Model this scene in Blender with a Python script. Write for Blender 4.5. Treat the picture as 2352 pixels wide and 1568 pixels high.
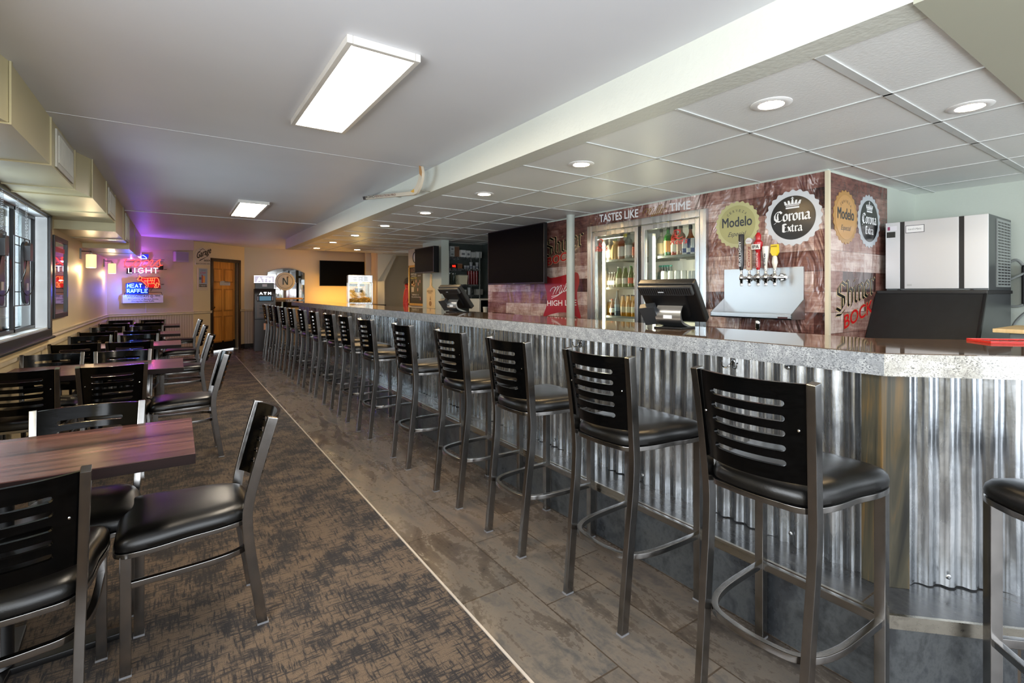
import bpy, bmesh, math, random
from mathutils import Vector, Matrix
for _o in list(bpy.data.objects):
    bpy.data.objects.remove(_o)
SC = bpy.context.scene
COL = SC.collection
R = math.radians
PI = math.pi
random.seed(7)

# ------------------------------------------------------------------ camera
YAW = R(34.1)
FPX = 1134.6
EYE = Vector((0, 0, 1.35))
cam_d = bpy.data.cameras.new('camera'); cam = bpy.data.objects.new('camera', cam_d); COL.objects.link(cam)
cam.location = EYE; cam.rotation_euler = (R(90), 0, -YAW)
cam_d.sensor_width = 36; cam_d.lens = 36 * FPX / 2352; cam_d.shift_y = -114 / 2352
cam_d.clip_start = 0.02; cam_d.clip_end = 200
SC.camera = cam

# ------------------------------------------------------------------ world, exposure
SC.view_settings.view_transform = 'Standard'; SC.view_settings.look = 'None'
SC.view_settings.gamma = 1; SC.view_settings.use_curve_mapping = False
SC.view_settings.exposure = 1.1
SC.cycles.max_bounces = 8; SC.cycles.diffuse_bounces = 5; SC.cycles.glossy_bounces = 5
SC.cycles.transparent_max_bounces = 12; SC.cycles.sample_clamp_indirect = 4
SC.cycles.use_denoising = True; SC.cycles.caustics_reflective = False; SC.cycles.caustics_refractive = False
world = bpy.data.worlds.new('daylight'); SC.world = world; world.use_nodes = True
WB = world.node_tree.nodes['Background']
WB.inputs[0].default_value = (0.86, 0.93, 1.0, 1); WB.inputs[1].default_value = 1.6
PANEL_E, DOWN_E, SHADE_E = 17.0, 120.0, 0.5

def arealight(name, loc, rot, sx, sy, power, color):
    d = bpy.data.lights.new(name, 'AREA'); d.shape = 'RECTANGLE'; d.size = sx; d.size_y = sy
    d.energy = power; d.color = color
    o = bpy.data.objects.new(name, d); COL.objects.link(o); o.location = loc; o.rotation_euler = rot
    return o
# daylight coming in through the shop front windows behind the camera
arealight('shopfront_daylight', (1.6, -3.0, 1.5), (R(104), 0, 0), 5.6, 2.2, 80, (0.90, 0.95, 1.0))
# daylight of an unseen window, added beside the camera to brighten the bar front
arealight('added_window_daylight', (-1.30, -0.1, 1.55), (0, R(-90), 0), 1.1, 3.0, 56, (0.90, 0.95, 1.0))
# daylight of the long window on the left wall
arealight('window_daylight', (-1.30, 5.6, 1.5), (0, R(-90), 0), 1.1, 2.1, 45, (0.88, 0.94, 1.0))

# ------------------------------------------------------------------ helpers
def lin(h):
    h = h.lstrip('#')
    return tuple((c / 12.92 if c <= 0.04045 else ((c + 0.055) / 1.055) ** 2.4) for c in (int(h[i:i+2], 16) / 255 for i in (0, 2, 4))) + (1,)

class NT:
    """tiny node-tree helper"""
    def __init__(s, name):
        s.m = bpy.data.materials.new(name); s.m.use_nodes = True
        s.t = s.m.node_tree; s.b = s.t.nodes['Principled BSDF']; s.out = s.t.nodes['Material Output']
    def n(s, kind, **kw):
        nd = s.t.nodes.new('ShaderNode' + kind)
        for k, v in kw.items():
            if k[0] == 'i' and k[1:].isdigit(): nd.inputs[int(k[1:])].default_value = v
            elif k in [i.name.replace(' ', '_') for i in nd.inputs]: nd.inputs[k.replace('_', ' ')].default_value = v
            else: setattr(nd, k, v)
        return nd
    def l(s, a, b): s.t.links.new(a, b)
    def coord(s, scale=(1, 1, 1), rot=(0, 0, 0), loc=(0, 0, 0)):
        tc = s.n('TexCoord'); mp = s.n('Mapping'); s.l(tc.outputs['Object'], mp.inputs[0])
        mp.inputs['Scale'].default_value = scale; mp.inputs['Rotation'].default_value = rot; mp.inputs['Location'].default_value = loc
        return mp.outputs[0]
    def noise(s, vec, scale, detail=3, rough=0.5, dist=0.0):
        nd = s.n('TexNoise'); s.l(vec, nd.inputs['Vector']); nd.inputs['Scale'].default_value = scale
        nd.inputs['Detail'].default_value = detail; nd.inputs['Roughness'].default_value = rough; nd.inputs['Distortion'].default_value = dist
        return nd.outputs[0]
    def ramp(s, fac, stops, interp='LINEAR'):
        nd = s.n('ValToRGB'); s.l(fac, nd.inputs[0]); cr = nd.color_ramp; cr.interpolation = interp
        while len(cr.elements) < len(stops): cr.elements.new(0.5)
        for e, (p, c) in zip(cr.elements, stops):
            e.position = p; e.color = c if len(c) == 4 else (*c, 1)
        return nd.outputs[0]
    def mix(s, fac, a, b, mode='MIX'):
        nd = s.n('Mix', data_type='RGBA', blend_type=mode)
        for inp, v in ((nd.inputs[0], fac), (nd.inputs[6], a), (nd.inputs[7], b)):
            if hasattr(v, 'links'): s.l(v, inp)
            else: inp.default_value = v
        return nd.outputs[2]
    def math(s, op, a, b=0.0):
        nd = s.n('Math', operation=op)
        for inp, v in ((nd.inputs[0], a), (nd.inputs[1], b)):
            if hasattr(v, 'links'): s.l(v, inp)
            else: inp.default_value = v
        return nd.outputs[0]
    def bump(s, h, strength=0.3, dist=0.01):
        nd = s.n('Bump'); s.l(h, nd.inputs['Height']); nd.inputs['Strength'].default_value = strength; nd.inputs['Distance'].default_value = dist
        s.l(nd.outputs[0], s.b.inputs['Normal']); return nd
    def set(s, **kw):
        for k, v in kw.items():
            inp = s.b.inputs[k.replace('_', ' ')]
            if hasattr(v, 'links'): s.l(v, inp)
            else: inp.default_value = v
        return s
W3 = lambda v: (v, v, v, 1)

def plain(name, col, rough=0.5, metal=0.0, spec=0.5, coat=0.0, var=0.06, vscale=6.0):
    s = NT(name); c = lin(col) if isinstance(col, str) else col
    v = s.noise(s.coord(), vscale, 2)
    d = tuple(x * (1 - var) for x in c[:3]) + (1,); e = tuple(min(1, x * (1 + var)) for x in c[:3]) + (1,)
    s.set(Base_Color=s.ramp(v, [(0.3, d), (0.7, e)]), Roughness=rough, Metallic=metal, Specular_IOR_Level=spec, Coat_Weight=coat)
    return s.m
def glow(name, col, strength, base=None):
    s = NT(name); c = lin(col)
    s.set(Base_Color=base and lin(base) or c, Emission_Color=c, Emission_Strength=strength, Roughness=0.4)
    return s.m
def wood(name, c1, c2, scale=1.0, axis=0, rough=0.4, fine=30, spec=0.5):
    s = NT(name); sc = [fine * scale] * 3; sc[axis] = 1.6 * scale
    a = s.noise(s.coord(sc), 1.0, 4, 0.6, 0.6); sc2 = [7 * scale] * 3; sc2[axis] = .6 * scale
    b = s.noise(s.coord(sc2), 1.0, 2, 0.5, 0.3)
    f = s.math('ADD', s.math('MULTIPLY', a, 0.6), s.math('MULTIPLY', b, 0.4))
    s.set(Base_Color=s.ramp(f, [(0.36, lin(c1)), (0.62, lin(c2))]), Roughness=rough, Specular_IOR_Level=spec)
    s.bump(a, 0.12, 0.002); return s.m
def brushed(name, col, rough=0.3, axis=2, var=0.12, sc=60):
    s = NT(name); k = [sc] * 3; k[axis] = 1.0; c = lin(col)
    v = s.noise(s.coord(k), 1.0, 3)
    s.set(Base_Color=s.ramp(v, [(0.3, tuple(x * (1 - var) for x in c[:3]) + (1,)), (0.7, c)]), Metallic=1.0,
          Roughness=s.ramp(v, [(0.3, W3(rough * 0.8)), (0.7, W3(rough * 1.25))]))
    return s.m

M = {}
def wallmat(name, col, bscale=90, bstr=0.15, rough=0.6):
    s = NT(name); c = lin(col); co = s.coord()
    v = s.noise(co, 1.3, 3); s.set(Base_Color=s.ramp(v, [(0.3, tuple(x * 0.94 for x in c[:3]) + (1,)), (0.7, c)]), Roughness=rough)
    s.bump(s.noise(co, bscale, 3), bstr, 0.003); return s.m
M['ceil'] = wallmat('painted_ceiling', '#dcdde2', 30, 0.03, 0.5)
M['cream'] = wallmat('cream_wall_paint', '#dcc9a0', 120, 0.12)
M['creamA'] = wallmat('cream_end_wall_paint', '#bda893', 120, 0.12)
M['creamC'] = wallmat('pale_far_wall_paint', '#d2c8b2', 120, 0.10)
M['mint'] = wallmat('pale_green_grey_paint', '#bcc4ba', 60, 0.25)
M['beam'] = wallmat('textured_beam_paint', '#d6d8ce', 38, 0.75, 0.45)
M['duct'] = wallmat('duct_paint', '#bdb28c', 8, 0.05, 0.35)
M['ductunder'] = wallmat('duct_underside_paint', '#b9bfba', 4, 0.08, 0.30)
M['soffit'] = wallmat('brushed_soffit_paint', '#b4b4a2', 14, 0.1, 0.42)
M['dark'] = wallmat('dark_storage_paint', '#4b5350', 40, 0.1)
M['vent'] = plain('vent_metal', '#c6c3b6', 0.4)
M['tilec'] = None
s = NT('ceiling_tile'); co = s.coord()
v = s.noise(co, 70, 4, 0.6); w = s.noise(co, 1.1, 2)
s.set(Base_Color=s.ramp(w, [(0.3, lin('#e2e5e4')), (0.7, lin('#eef0ee'))]), Roughness=0.42); s.bump(v, 0.35, 0.004); M['tilec'] = s.m
M['grid'] = plain('white_grid_bar', '#c6c9c7', 0.45)
M['rail'] = plain('rail_paint', '#d3c3a4', 0.35)
s = NT('beadboard_paint'); co = s.coord((1, 1, 1), (0, 0, R(-25.7)))
wv = s.n('TexWave', wave_type='BANDS', bands_direction='X'); s.l(co, wv.inputs[0]); wv.inputs['Scale'].default_value = 6.5
s.set(Base_Color=s.ramp(wv.outputs[1], [(0.02, lin('#8f7f70')), (0.14, lin('#b9a996'))]), Roughness=0.5); s.bump(wv.outputs[1], 0.5, 0.004); M['bead'] = s.m
s = NT('stained_corner_board'); co = s.coord((14, 14, 1.2)); a = s.noise(co, 1.0, 4, 0.6, 1.2)
s.set(Base_Color=s.ramp(a, [(0.3, lin('#23231f')), (0.5, lin('#474336')), (0.7, lin('#80602f'))]), Roughness=0.3); M['post'] = s.m

# carpet
s = NT('woven_carpet')
c0 = s.coord()
h1 = s.noise(s.coord((10, 90, 1)), 1.0, 5, 0.7, 0.2); h2 = s.noise(s.coord((90, 10, 1)), 1.0, 5, 0.7, 0.2)
big = s.noise(c0, 5.0, 4, 0.7); fn = s.noise(c0, 300, 2)
mx = s.math('MAXIMUM', h1, h2)
f = s.math('ADD', mx, s.math('MULTIPLY', s.math('SUBTRACT', big, 0.46), 0.7))
cc = s.ramp(f, [(0.50, lin('#6e5c49')), (0.56, lin('#4a3f35')), (0.63, lin('#1b191b'))])
cc = s.mix(s.ramp(fn, [(0.35, W3(0.0)), (0.65, W3(0.5))]), cc, lin('#332b26'))
s.set(Base_Color=cc, Roughness=0.85, Specular_IOR_Level=0.2, Sheen_Weight=0.1); s.bump(s.math('ADD', fn, mx), 0.5, 0.004); M['carpet'] = s.m

# floor tile (12x24 in, long side down the room, third offset)
def tilemat(name, rot, loc, cols, w=0.63, h=0.305, rough=0.25, mortar='#43392f'):
    s = NT(name); co = s.coord((1, 1, 1), rot, loc)
    br = s.n('TexBrick'); s.l(co, br.inputs[0]); br.offset = 0.333; br.offset_frequency = 2; br.squash = 1
    br.inputs['Scale'].default_value = 1; br.inputs['Mortar Size'].default_value = 0.0035; br.inputs['Mortar Smooth'].default_value = 0.2
    br.inputs['Brick Width'].default_value = w; br.inputs['Row Height'].default_value = h
    br.inputs[1].default_value = (0, 0, 0, 1); br.inputs[2].default_value = (1, 1, 1, 1); br.inputs[3].default_value = (.5, .5, .5, 1)
    raw = s.coord()
    a = s.noise(s.coord((3.2, 1, 1)), 2.6, 9, 0.68, 0.6); b = s.noise(raw, 40, 5, 0.65)
    f = s.math('ADD', s.math('MULTIPLY', a, 0.78), s.math('MULTIPLY', b, 0.22))
    f = s.math('ADD', f, s.math('MULTIPLY', s.math('SUBTRACT', br.outputs[0], 0.5), 0.10))
    c = s.ramp(f, [(0.36, lin(cols[0])), (0.46, lin(cols[1])), (0.54, lin(cols[2])), (0.64, lin(cols[3]))])
    hue = s.noise(raw, 0.9, 2); c = s.mix(s.ramp(hue, [(0.4, W3(0)), (0.6, W3(0.16 if name == 'floor_tile' else 0.0))]), c, lin('#7a5a40'), 'MIX')
    c = s.mix(s.math('MULTIPLY', s.math('SUBTRACT', 1.0, br.outputs[0]), 0.28), c, lin('#2e2e2e'))
    c = s.mix(br.outputs[1], c, lin(mortar))
    s.set(Base_Color=c, Roughness=s.ramp(f, [(0.35, W3(rough * 0.7)), (0.65, W3(rough * 1.5))]))
    s.bump(s.math('SUBTRACT', s.math('MULTIPLY', f, 0.15), br.outputs[1]), 0.25, 0.004); return s.m
M['tile'] = tilemat('floor_tile', (0, 0, R(90)), (0.42, -1.013 + 0.305 * 8, 0), ['#37332f', '#564e46', '#6c645b', '#4b4a49'])
M['steptile'] = tilemat('step_tile', (0, 0, R(90)), (0.1, 0.305 * 4, 0), ['#3a3b3d', '#48494b', '#555555', '#403f3e'], 0.63, 0.9, 0.22)
M['facetile'] = tilemat('step_face_tile', (R(90), 0, R(90)), (0.1, 0.5, 0), ['#26282b', '#33363a', '#4a4d4f', '#2a2d30'], 0.63, 0.9, 0.3)
M['trim'] = brushed('metal_edge_trim', '#a49f94', 0.28, 1)
M['strip'] = plain('carpet_edge_strip', '#b9afa4', 0.35)

# galvanised corrugated metal
s = NT('galvanised_corrugated'); c0 = s.coord()
vo = s.n('TexVoronoi'); s.l(c0, vo.inputs[0]); vo.inputs['Scale'].default_value = 45
st = s.noise(s.coord((9, 9, 1.3)), 1.0, 5, 0.65, 0.8); bl = s.noise(c0, 2.3, 3)
f = s.math('ADD', s.math('MULTIPLY', st, 0.7), s.math('MULTIPLY', bl, 0.3))
c = s.ramp(f, [(0.36, lin('#74777a')), (0.5, lin('#a2a6aa')), (0.64, lin('#c8cbce'))])
c = s.mix(0.12, c, s.ramp(vo.outputs['Color'], [(0.2, W3(0.25)), (0.8, W3(0.75))]), 'OVERLAY')
s.set(Base_Color=c, Metallic=0.9, Roughness=s.ramp(st, [(0.35, W3(0.17)), (0.65, W3(0.32))])); s.bump(s.noise(c0, 14, 4), 0.16, 0.006); M['corr'] = s.m

# granite
def granite(name, base, mid, spk, veins):
    s = NT(name); c0 = s.coord()
    n1 = s.noise(s.coord((1, 1, 1.6), (0.5, 0.2, 0.3)), 165, 4, 0.75, 0.0); n2 = s.noise(s.coord((5, 5, 5), (0.6, 0.3, 0.5)), 1.0, 5, 0.7, 2.0); n3 = s.noise(c0, 22, 4, 0.6)
    c = s.ramp(n1, [(0.37, lin(spk)), (0.44, lin(mid)), (0.54, lin(base))])
    c = s.mix(s.ramp(n3, [(0.42, W3(0)), (0.6, W3(0.75))]), c, lin(mid))
    c = s.mix(s.ramp(n2, [(0.485, W3(0)), (0.5, W3(0.55)), (0.515, W3(0))]), c, lin(veins))
    s.set(Base_Color=c, Roughness=0.12, Specular_IOR_Level=0.6); return s.m
M['granite'] = granite('grey_granite', '#b3b5b5', '#85888b', '#303338', '#3a3c42')
M['granite2'] = granite('white_granite', '#cbc8be', '#9c988f', '#2c2e33', '#2e3036')
M['gtop'] = granite('brown_polished_granite', '#6a5848', '#54463b', '#2b2521', '#30281f')
M['gtop'].node_tree.nodes['Principled BSDF'].inputs['Roughness'].default_value = 0.04

M['steel'] = plain('dark_steel_tube', '#918f8d', 0.2, 1.0, var=0.08, vscale=25)
M['blackwood'] = wood('black_gloss_plywood', '#020202', '#060606', 1.0, 0, 0.14, 60, 0.13)
s = NT('black_vinyl'); c0 = s.coord()
s.set(Base_Color=lin('#080706'), Roughness=0.32, Specular_IOR_Level=0.42); s.bump(s.noise(c0, 260, 3), 0.12, 0.002); M['vinyl'] = s.m
M['glide'] = plain('clear_foot_glide', '#77777a', 0.2)
M['table'] = wood('dark_red_wood', '#2c1a19', '#80584f', 1.0, 0, 0.24, 30)
M['tedge'] = wood('table_edge_wood', '#120908', '#1e100e', 1.0, 0, 0.5, 45, 0.12)
M['dsteel'] = plain('dark_steel_sheet', '#5a5e60', 0.35, 0.8, var=0.04, vscale=3)
M['black'] = plain('black_satin', '#0d0d0e', 0.35)
M['blackm'] = plain('black_matt', '#141415', 0.7)
M['lid'] = plain('bin_lid_black', '#16181a', 0.5, var=0.2, vscale=20)
M['screen'] = plain('dark_screen', '#020203', 0.5, spec=0.05)
M['stain'] = brushed('brushed_stainless', '#b9bbbd', 0.27, 2, 0.03, 25)
M['stainh'] = plain('brushed_stainless_panel', '#b4b6b8', 0.33, 1.0, var=0.03, vscale=2)
M['icepanel'] = plain('satin_steel_panel', '#cdcfd1', 0.38, 0.55, var=0.02, vscale=1.5)
M['chrome'] = plain('chrome', '#d8d8d8', 0.06, 1.0)
M['brass'] = plain('brass', '#b08a48', 0.2, 1.0)
M['white'] = plain('white_paint', '#e6e6e4', 0.4)
M['offwhite'] = plain('off_white', '#d9d6cc', 0.5)
M['grey'] = plain('mid_grey', '#7d8280', 0.4)
M['dgrey'] = plain('dark_grey_plastic', '#2d2f31', 0.4)
M['pipe'] = plain('grey_green_pipe_paint', '#a9b0a9', 0.35)
M['red'] = plain('red_plastic', '#d2281c', 0.3)
M['yellow'] = plain('yellow_plastic', '#e3c415', 0.25)
M['doorwood'] = wood('varnished_oak_door', '#b5702c', '#dd9c4c', 1.0, 2, 0.3, 26)
M['doorgroove'] = wood('oak_moulding', '#935820', '#b87d38', 1.0, 2, 0.35, 26)
M['doorframe'] = wood('dark_brown_frame', '#2c231d', '#40332a', 1.0, 2, 0.35, 26)
M['pine'] = wood('pale_pine', '#d8b57b', '#e8cc98', 1.0, 2, 0.4, 30)
M['pineb'] = wood('pine_frame', '#c58f3e', '#dba852', 1.0, 2, 0.4, 30)
M['chalk'] = plain('chalkboard', '#171210', 0.6)
M['kick'] = plain('black_kick_plate', '#17181a', 0.3)
M['winframe'] = plain('charcoal_window_frame', '#333537', 0.3)
M['winin'] = plain('window_reveal_white', '#e4e8ea', 0.35)
M['alu'] = plain('grey_aluminium_sash', '#7e8787', 0.3, 0.4)
s = NT('mirror'); s.set(Base_Color=W3(0.85), Metallic=1.0, Roughness=0.02); M['mirror'] = s.m
def glassmat(name, tint, refl=0.08):
    s = NT(name); tr = s.n('BsdfTransparent', i0=lin(tint)); gl = s.n('BsdfGlossy'); gl.inputs['Roughness'].default_value = 0.02
    fr = s.n('Fresnel'); fr.inputs[0].default_value = 1.45; mx = s.n('MixShader')
    s.l(s.math('MINIMUM', fr.outputs[0], 0.6), mx.inputs[0]); s.l(tr.outputs[0], mx.inputs[1]); s.l(gl.outputs[0], mx.inputs[2]); s.l(mx.outputs[0], s.out.inputs[0]); return s.m
M['glass'] = glassmat('clear_glass', '#f4f8f6')
M['wglass'] = glassmat('window_glass', '#eef4f6')

# wood-plank print of the vinyl wall covering (running along Y or X)
def mural(name, alongx=False, crinkle=0.35):
    s = NT(name)
    rot = (R(90), 0, R(0)) if alongx else (R(90), 0, R(90))
    tc = s.n('TexCoord'); sep = s.n('SeparateXYZ'); s.l(tc.outputs['Object'], sep.inputs[0])
    cb = s.n('CombineXYZ'); s.l(sep.outputs[0 if alongx else 1], cb.inputs[0]); s.l(sep.outputs[2], cb.inputs[1])
    co = cb.outputs[0]
    br = s.n('TexBrick'); s.l(co, br.inputs[0]); br.offset = 0.37; br.offset_frequency = 2
    for k, v in (('Scale', 1), ('Mortar Size', 0.001), ('Brick Width', 0.58), ('Row Height', 0.15), ('Bias', 0.0)): br.inputs[k].default_value = v
    br.inputs[1].default_value = (0, 0, 0, 1); br.inputs[2].default_value = (1, 1, 1, 1); br.inputs[3].default_value = (0.1, 0.1, 0.1, 1)
    mp = s.n('Mapping'); s.l(co, mp.inputs[0]); mp.inputs['Scale'].default_value = (3, 34, 1)
    g = s.noise(mp.outputs[0], 1.0, 5, 0.65, 0.8)
    mp2 = s.n('Mapping'); s.l(co, mp2.inputs[0]); mp2.inputs['Scale'].default_value = (90, 9, 1)
    sw = s.noise(mp2.outputs[0], 1.0, 2, 0.5)
    bl = s.noise(co, 5.0, 5, 0.7, 0.5)
    f = s.math('ADD', s.math('MULTIPLY', br.outputs[0], 0.42), s.math('MULTIPLY', g, 0.3))
    f = s.math('ADD', f, s.math('MULTIPLY', bl, 0.46))
    c = s.ramp(f, [(0.33, lin('#231a1a')), (0.45, lin('#51342f')), (0.56, lin('#7b534a')), (0.68, lin('#a07f75')), (0.80, lin('#cfbcb4'))])
    c = s.mix(s.ramp(sw, [(0.55, W3(0)), (0.64, W3(0.35))]), c, lin('#5b3030'))
    c = s.mix(s.math('MULTIPLY', br.outputs[1], 0.6), c, lin('#1d1212'))
    s.set(Base_Color=c, Roughness=0.22, Specular_IOR_Level=0.55)
    wr = s.noise(s.coord((2.4, 2.4, 1.0)), 1.6, 3, 0.5, 1.2); s.bump(wr, crinkle, 0.13 if crinkle > .5 else 0.05)
    return s.m
M['mural'] = mural('vinyl_plank_print'); M['muralc'] = mural('crinkled_vinyl_plank_print', False, 1.0); M['muralx'] = mural('vinyl_plank_print_side', True)

# flat print colours
def P(h, rough=0.4): 
    k = 'print_' + h.strip('#')
    if k not in M: M[k] = plain(k, h, rough, var=0.02)
    return M[k]

def V(*a): return Vector(a)
class MB:
    def __init__(s): s.bm = bmesh.new()
    def add(s, vs, fs, X=None):
        bv = [s.bm.verts.new(X @ Vector(v) if X is not None else v) for v in vs]
        for f in fs:
            try: s.bm.faces.new([bv[i] for i in f])
            except ValueError: pass
        return s
    def box(s, x0, y0, z0, x1, y1, z1, X=None):
        v = [(x0, y0, z0), (x1, y0, z0), (x1, y1, z0), (x0, y1, z0), (x0, y0, z1), (x1, y0, z1), (x1, y1, z1), (x0, y1, z1)]
        return s.add(v, [(0, 3, 2, 1), (4, 5, 6, 7), (0, 1, 5, 4), (1, 2, 6, 5), (2, 3, 7, 6), (3, 0, 4, 7)], X)
    def prism(s, pts, z0, z1, X=None):
        n = len(pts); v = [(p[0], p[1], z0) for p in pts] + [(p[0], p[1], z1) for p in pts]
        f = [tuple(range(n - 1, -1, -1)), tuple(range(n, 2 * n))] + [(i, (i + 1) % n, n + (i + 1) % n, n + i) for i in range(n)]
        return s.add(v, f, X)
    def lathe(s, prof, seg=24, X=None, ring=False):
        vs, fs = [], []
        for (r, z) in prof:
            for k in range(seg):
                a = 2 * PI * k / seg; vs.append((r * math.cos(a), r * math.sin(a), z))
        for i in range(len(prof) - 1):
            for k in range(seg):
                a, b = i * seg + k, i * seg + (k + 1) % seg
                fs.append((a, b, b + seg, a + seg))
        L = (len(prof) - 1) * seg
        if ring:
            for k in range(seg): fs.append((L + k, L + (k + 1) % seg, (k + 1) % seg, k))
        else: fs.append(tuple(range(seg - 1, -1, -1))); fs.append(tuple(range(L, L + seg)))
        return s.add(vs, fs, X)
    def tube(s, path, r, seg=8, closed=False, ref=(0, 0, 1), rect=None, X=None, cap=True):
        path = [Vector(p) for p in path]; n = len(path); ref = Vector(ref)
        prof = [(rect[0] / 2 * a, rect[1] / 2 * b) for a, b in ((-1, -1), (1, -1), (1, 1), (-1, 1))] if rect else \
               [(r * math.cos(2 * PI * k / seg), r * math.sin(2 * PI * k / seg)) for k in range(seg)]
        m = len(prof); vs, fs = [], []
        for i, p in enumerate(path):
            a = path[(i - 1) % n] if (closed or i) else p; b = path[(i + 1) % n] if (closed or i < n - 1) else p
            t = (b - a).normalized(); sd = ref - ref.dot(t) * t
            if sd.length < 1e-4: sd = Vector((0, 1, 0)) - t.y * t
            sd.normalize(); up = t.cross(sd)
            for (u, v) in prof: vs.append(p + sd * u + up * v)
        for i in range(n if closed else n - 1):
            for k in range(m):
                a, b = i * m + k, i * m + (k + 1) % m; c, d = ((i + 1) % n) * m + (k + 1) % m, ((i + 1) % n) * m + k
                fs.append((a, b, c, d))
        if not closed and cap: fs.append(tuple(range(m - 1, -1, -1))); fs.append(tuple(range((n - 1) * m, n * m)))
        return s.add(vs, fs, X)
    def build(s, name, mat, parent=None, smooth=False, bevel=0.0, seg=2, kind=None):
        bm = s.bm
        bmesh.ops.recalc_face_normals(bm, faces=bm.faces)
        if bevel:
            ed = [e for e in bm.edges if len(e.link_faces) == 2 and e.calc_face_angle(0) > R(35)]
            bmesh.ops.bevel(bm, geom=ed, offset=bevel, segments=seg, profile=0.6, affect='EDGES', clamp_overlap=True)
            smooth = True
        me = bpy.data.meshes.new(name); bm.to_mesh(me); bm.free()
        me.materials.append(mat)
        if smooth:
            for p in me.polygons: p.use_smooth = True
            me.set_sharp_from_angle(angle=R(38))
        o = bpy.data.objects.new(name, me); COL.objects.link(o)
        if bevel: o.modifiers.new('even_shading', 'WEIGHTED_NORMAL').keep_sharp = True
        if parent: o.parent = parent
        if kind: o['kind'] = kind
        return o
def tag(o, label=None, cat=None, group=None, kind=None):
    if label: o['label'] = label
    if cat: o['category'] = cat
    if group: o['group'] = group
    if kind: o['kind'] = kind
    return o
def empty(name, loc=(0, 0, 0), rz=0.0, label=None, cat=None, group=None):
    o = bpy.data.objects.new(name, None); COL.objects.link(o); o.location = loc; o.rotation_euler = (0, 0, rz)
    o.empty_display_size = 0.1
    return tag(o, label, cat, group)
def copy_tree(o, parent=None):
    c = o.copy(); COL.objects.link(c)
    if parent: c.parent = parent
    for ch in list(o.children): copy_tree(ch, c)
    return c
def struct(name, mb, mat, **kw): return mb.build(name, mat, kind='structure', **kw)
def T(x=0, y=0, z=0): return Matrix.Translation((x, y, z))
def RX(a): return Matrix.Rotation(a, 4, 'X')
def RY(a): return Matrix.Rotation(a, 4, 'Y')
def RZ(a): return Matrix.Rotation(a, 4, 'Z')
def smoothpath(pts, n=6, closed=False):
    P_ = [Vector(p) for p in pts]; N = len(P_); out = []
    for i in range(N if closed else N - 1):
        g = lambda k: P_[k % N] if closed else P_[max(0, min(N - 1, k))]
        p0, p1, p2, p3 = g(i - 1), g(i), g(i + 1), g(i + 2)
        for k in range(n):
            t = k / n
            out.append(0.5 * ((2 * p1) + (-p0 + p2) * t + (2 * p0 - 5 * p1 + 4 * p2 - p3) * t * t + (-p0 + 3 * p1 - 3 * p2 + p3) * t ** 3))
    if not closed: out.append(P_[-1])
    return out

FWD = V(math.sin(YAW), math.cos(YAW), 0); RGT = V(math.cos(YAW), -math.sin(YAW), 0)
def ray(px, py): return FWD + RGT * ((px - 1176) / FPX) + V(0, 0, (670 - py) / FPX)
class Wall:
    """a vertical plane: origin, direction to the right as seen from the room, normal into the room"""
    def __init__(s, O, U):
        s.O = Vector(O); s.U = Vector(U).normalized(); s.N = s.U.cross(V(0, 0, 1))
    def mat(s, a=0, b=0, c=0):
        p = s.O + s.U * a + V(0, 0, b) + s.N * c
        return Matrix(((s.U.x, 0, s.N.x, p.x), (s.U.y, 0, s.N.y, p.y), (0, 1, 0, p.z), (0, 0, 0, 1)))
    def uv(s, px, py, c=0):
        """where the photo's point (px, py) lies on the plane, in metres"""
        r = ray(px, py); o = s.O + s.N * c
        t = (o - EYE).dot(s.N) / r.dot(s.N); p = EYE + r * t - s.O
        return (p.dot(s.U), p.z)
_tc = {}
def text_geo(txt, bold=0.0, shear=0.0, spacing=1.0):
    k = (txt, bold, shear, spacing)
    if k not in _tc:
        cu = bpy.data.curves.new('t', 'FONT'); cu.body = txt; cu.size = 1; cu.offset = bold; cu.shear = shear; cu.resolution_u = 3
        cu.space_character = spacing; cu.dimensions = '2D'; cu.fill_mode = 'BOTH'
        o = bpy.data.objects.new('t', cu); me = o.to_mesh()
        vs = [tuple(v.co) for v in me.vertices]; fs = [tuple(p.vertices) for p in me.polygons]
        o.to_mesh_clear(); bpy.data.objects.remove(o); bpy.data.curves.remove(cu)
        _tc[k] = (vs, fs)
    return _tc[k]
def put_text(mb, X, txt, x0, x1, y0, h, bold=0.0, shear=0.0, spacing=1.0, rise=0.0):
    """text fitted between x0 and x1 on a baseline y0 (rising by `rise`) with capital height h, in the XY plane of X"""
    if bold > 0:      # heavier strokes: the outline laid down several times, slightly shifted
        e = bold * .8 * h
        for i_, (dx, dy) in enumerate(((-e, 0), (e, 0), (0, -e), (0, e), (-e * .7, e * .7), (e * .7, -e * .7), (e * .7, e * .7), (-e * .7, -e * .7))):
            put_text(mb, X @ Matrix.Translation((0, 0, .00008 * i_)), txt, x0 + dx + e, x1 + dx - e, y0 + dy, h, 0, shear, spacing, rise)
        return
    vs, fs = text_geo(txt, 0, shear, spacing)
    if not vs: return
    a, b = min(v[0] for v in vs), max(v[0] for v in vs)
    k = (x1 - x0) / (b - a); q = h / 0.70
    mb.add([(x0 + (v[0] - a) * k, y0 + v[1] * q + rise * (v[0] - a) / (b - a), 0) for v in vs], fs, X)
_pz = 0
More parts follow.
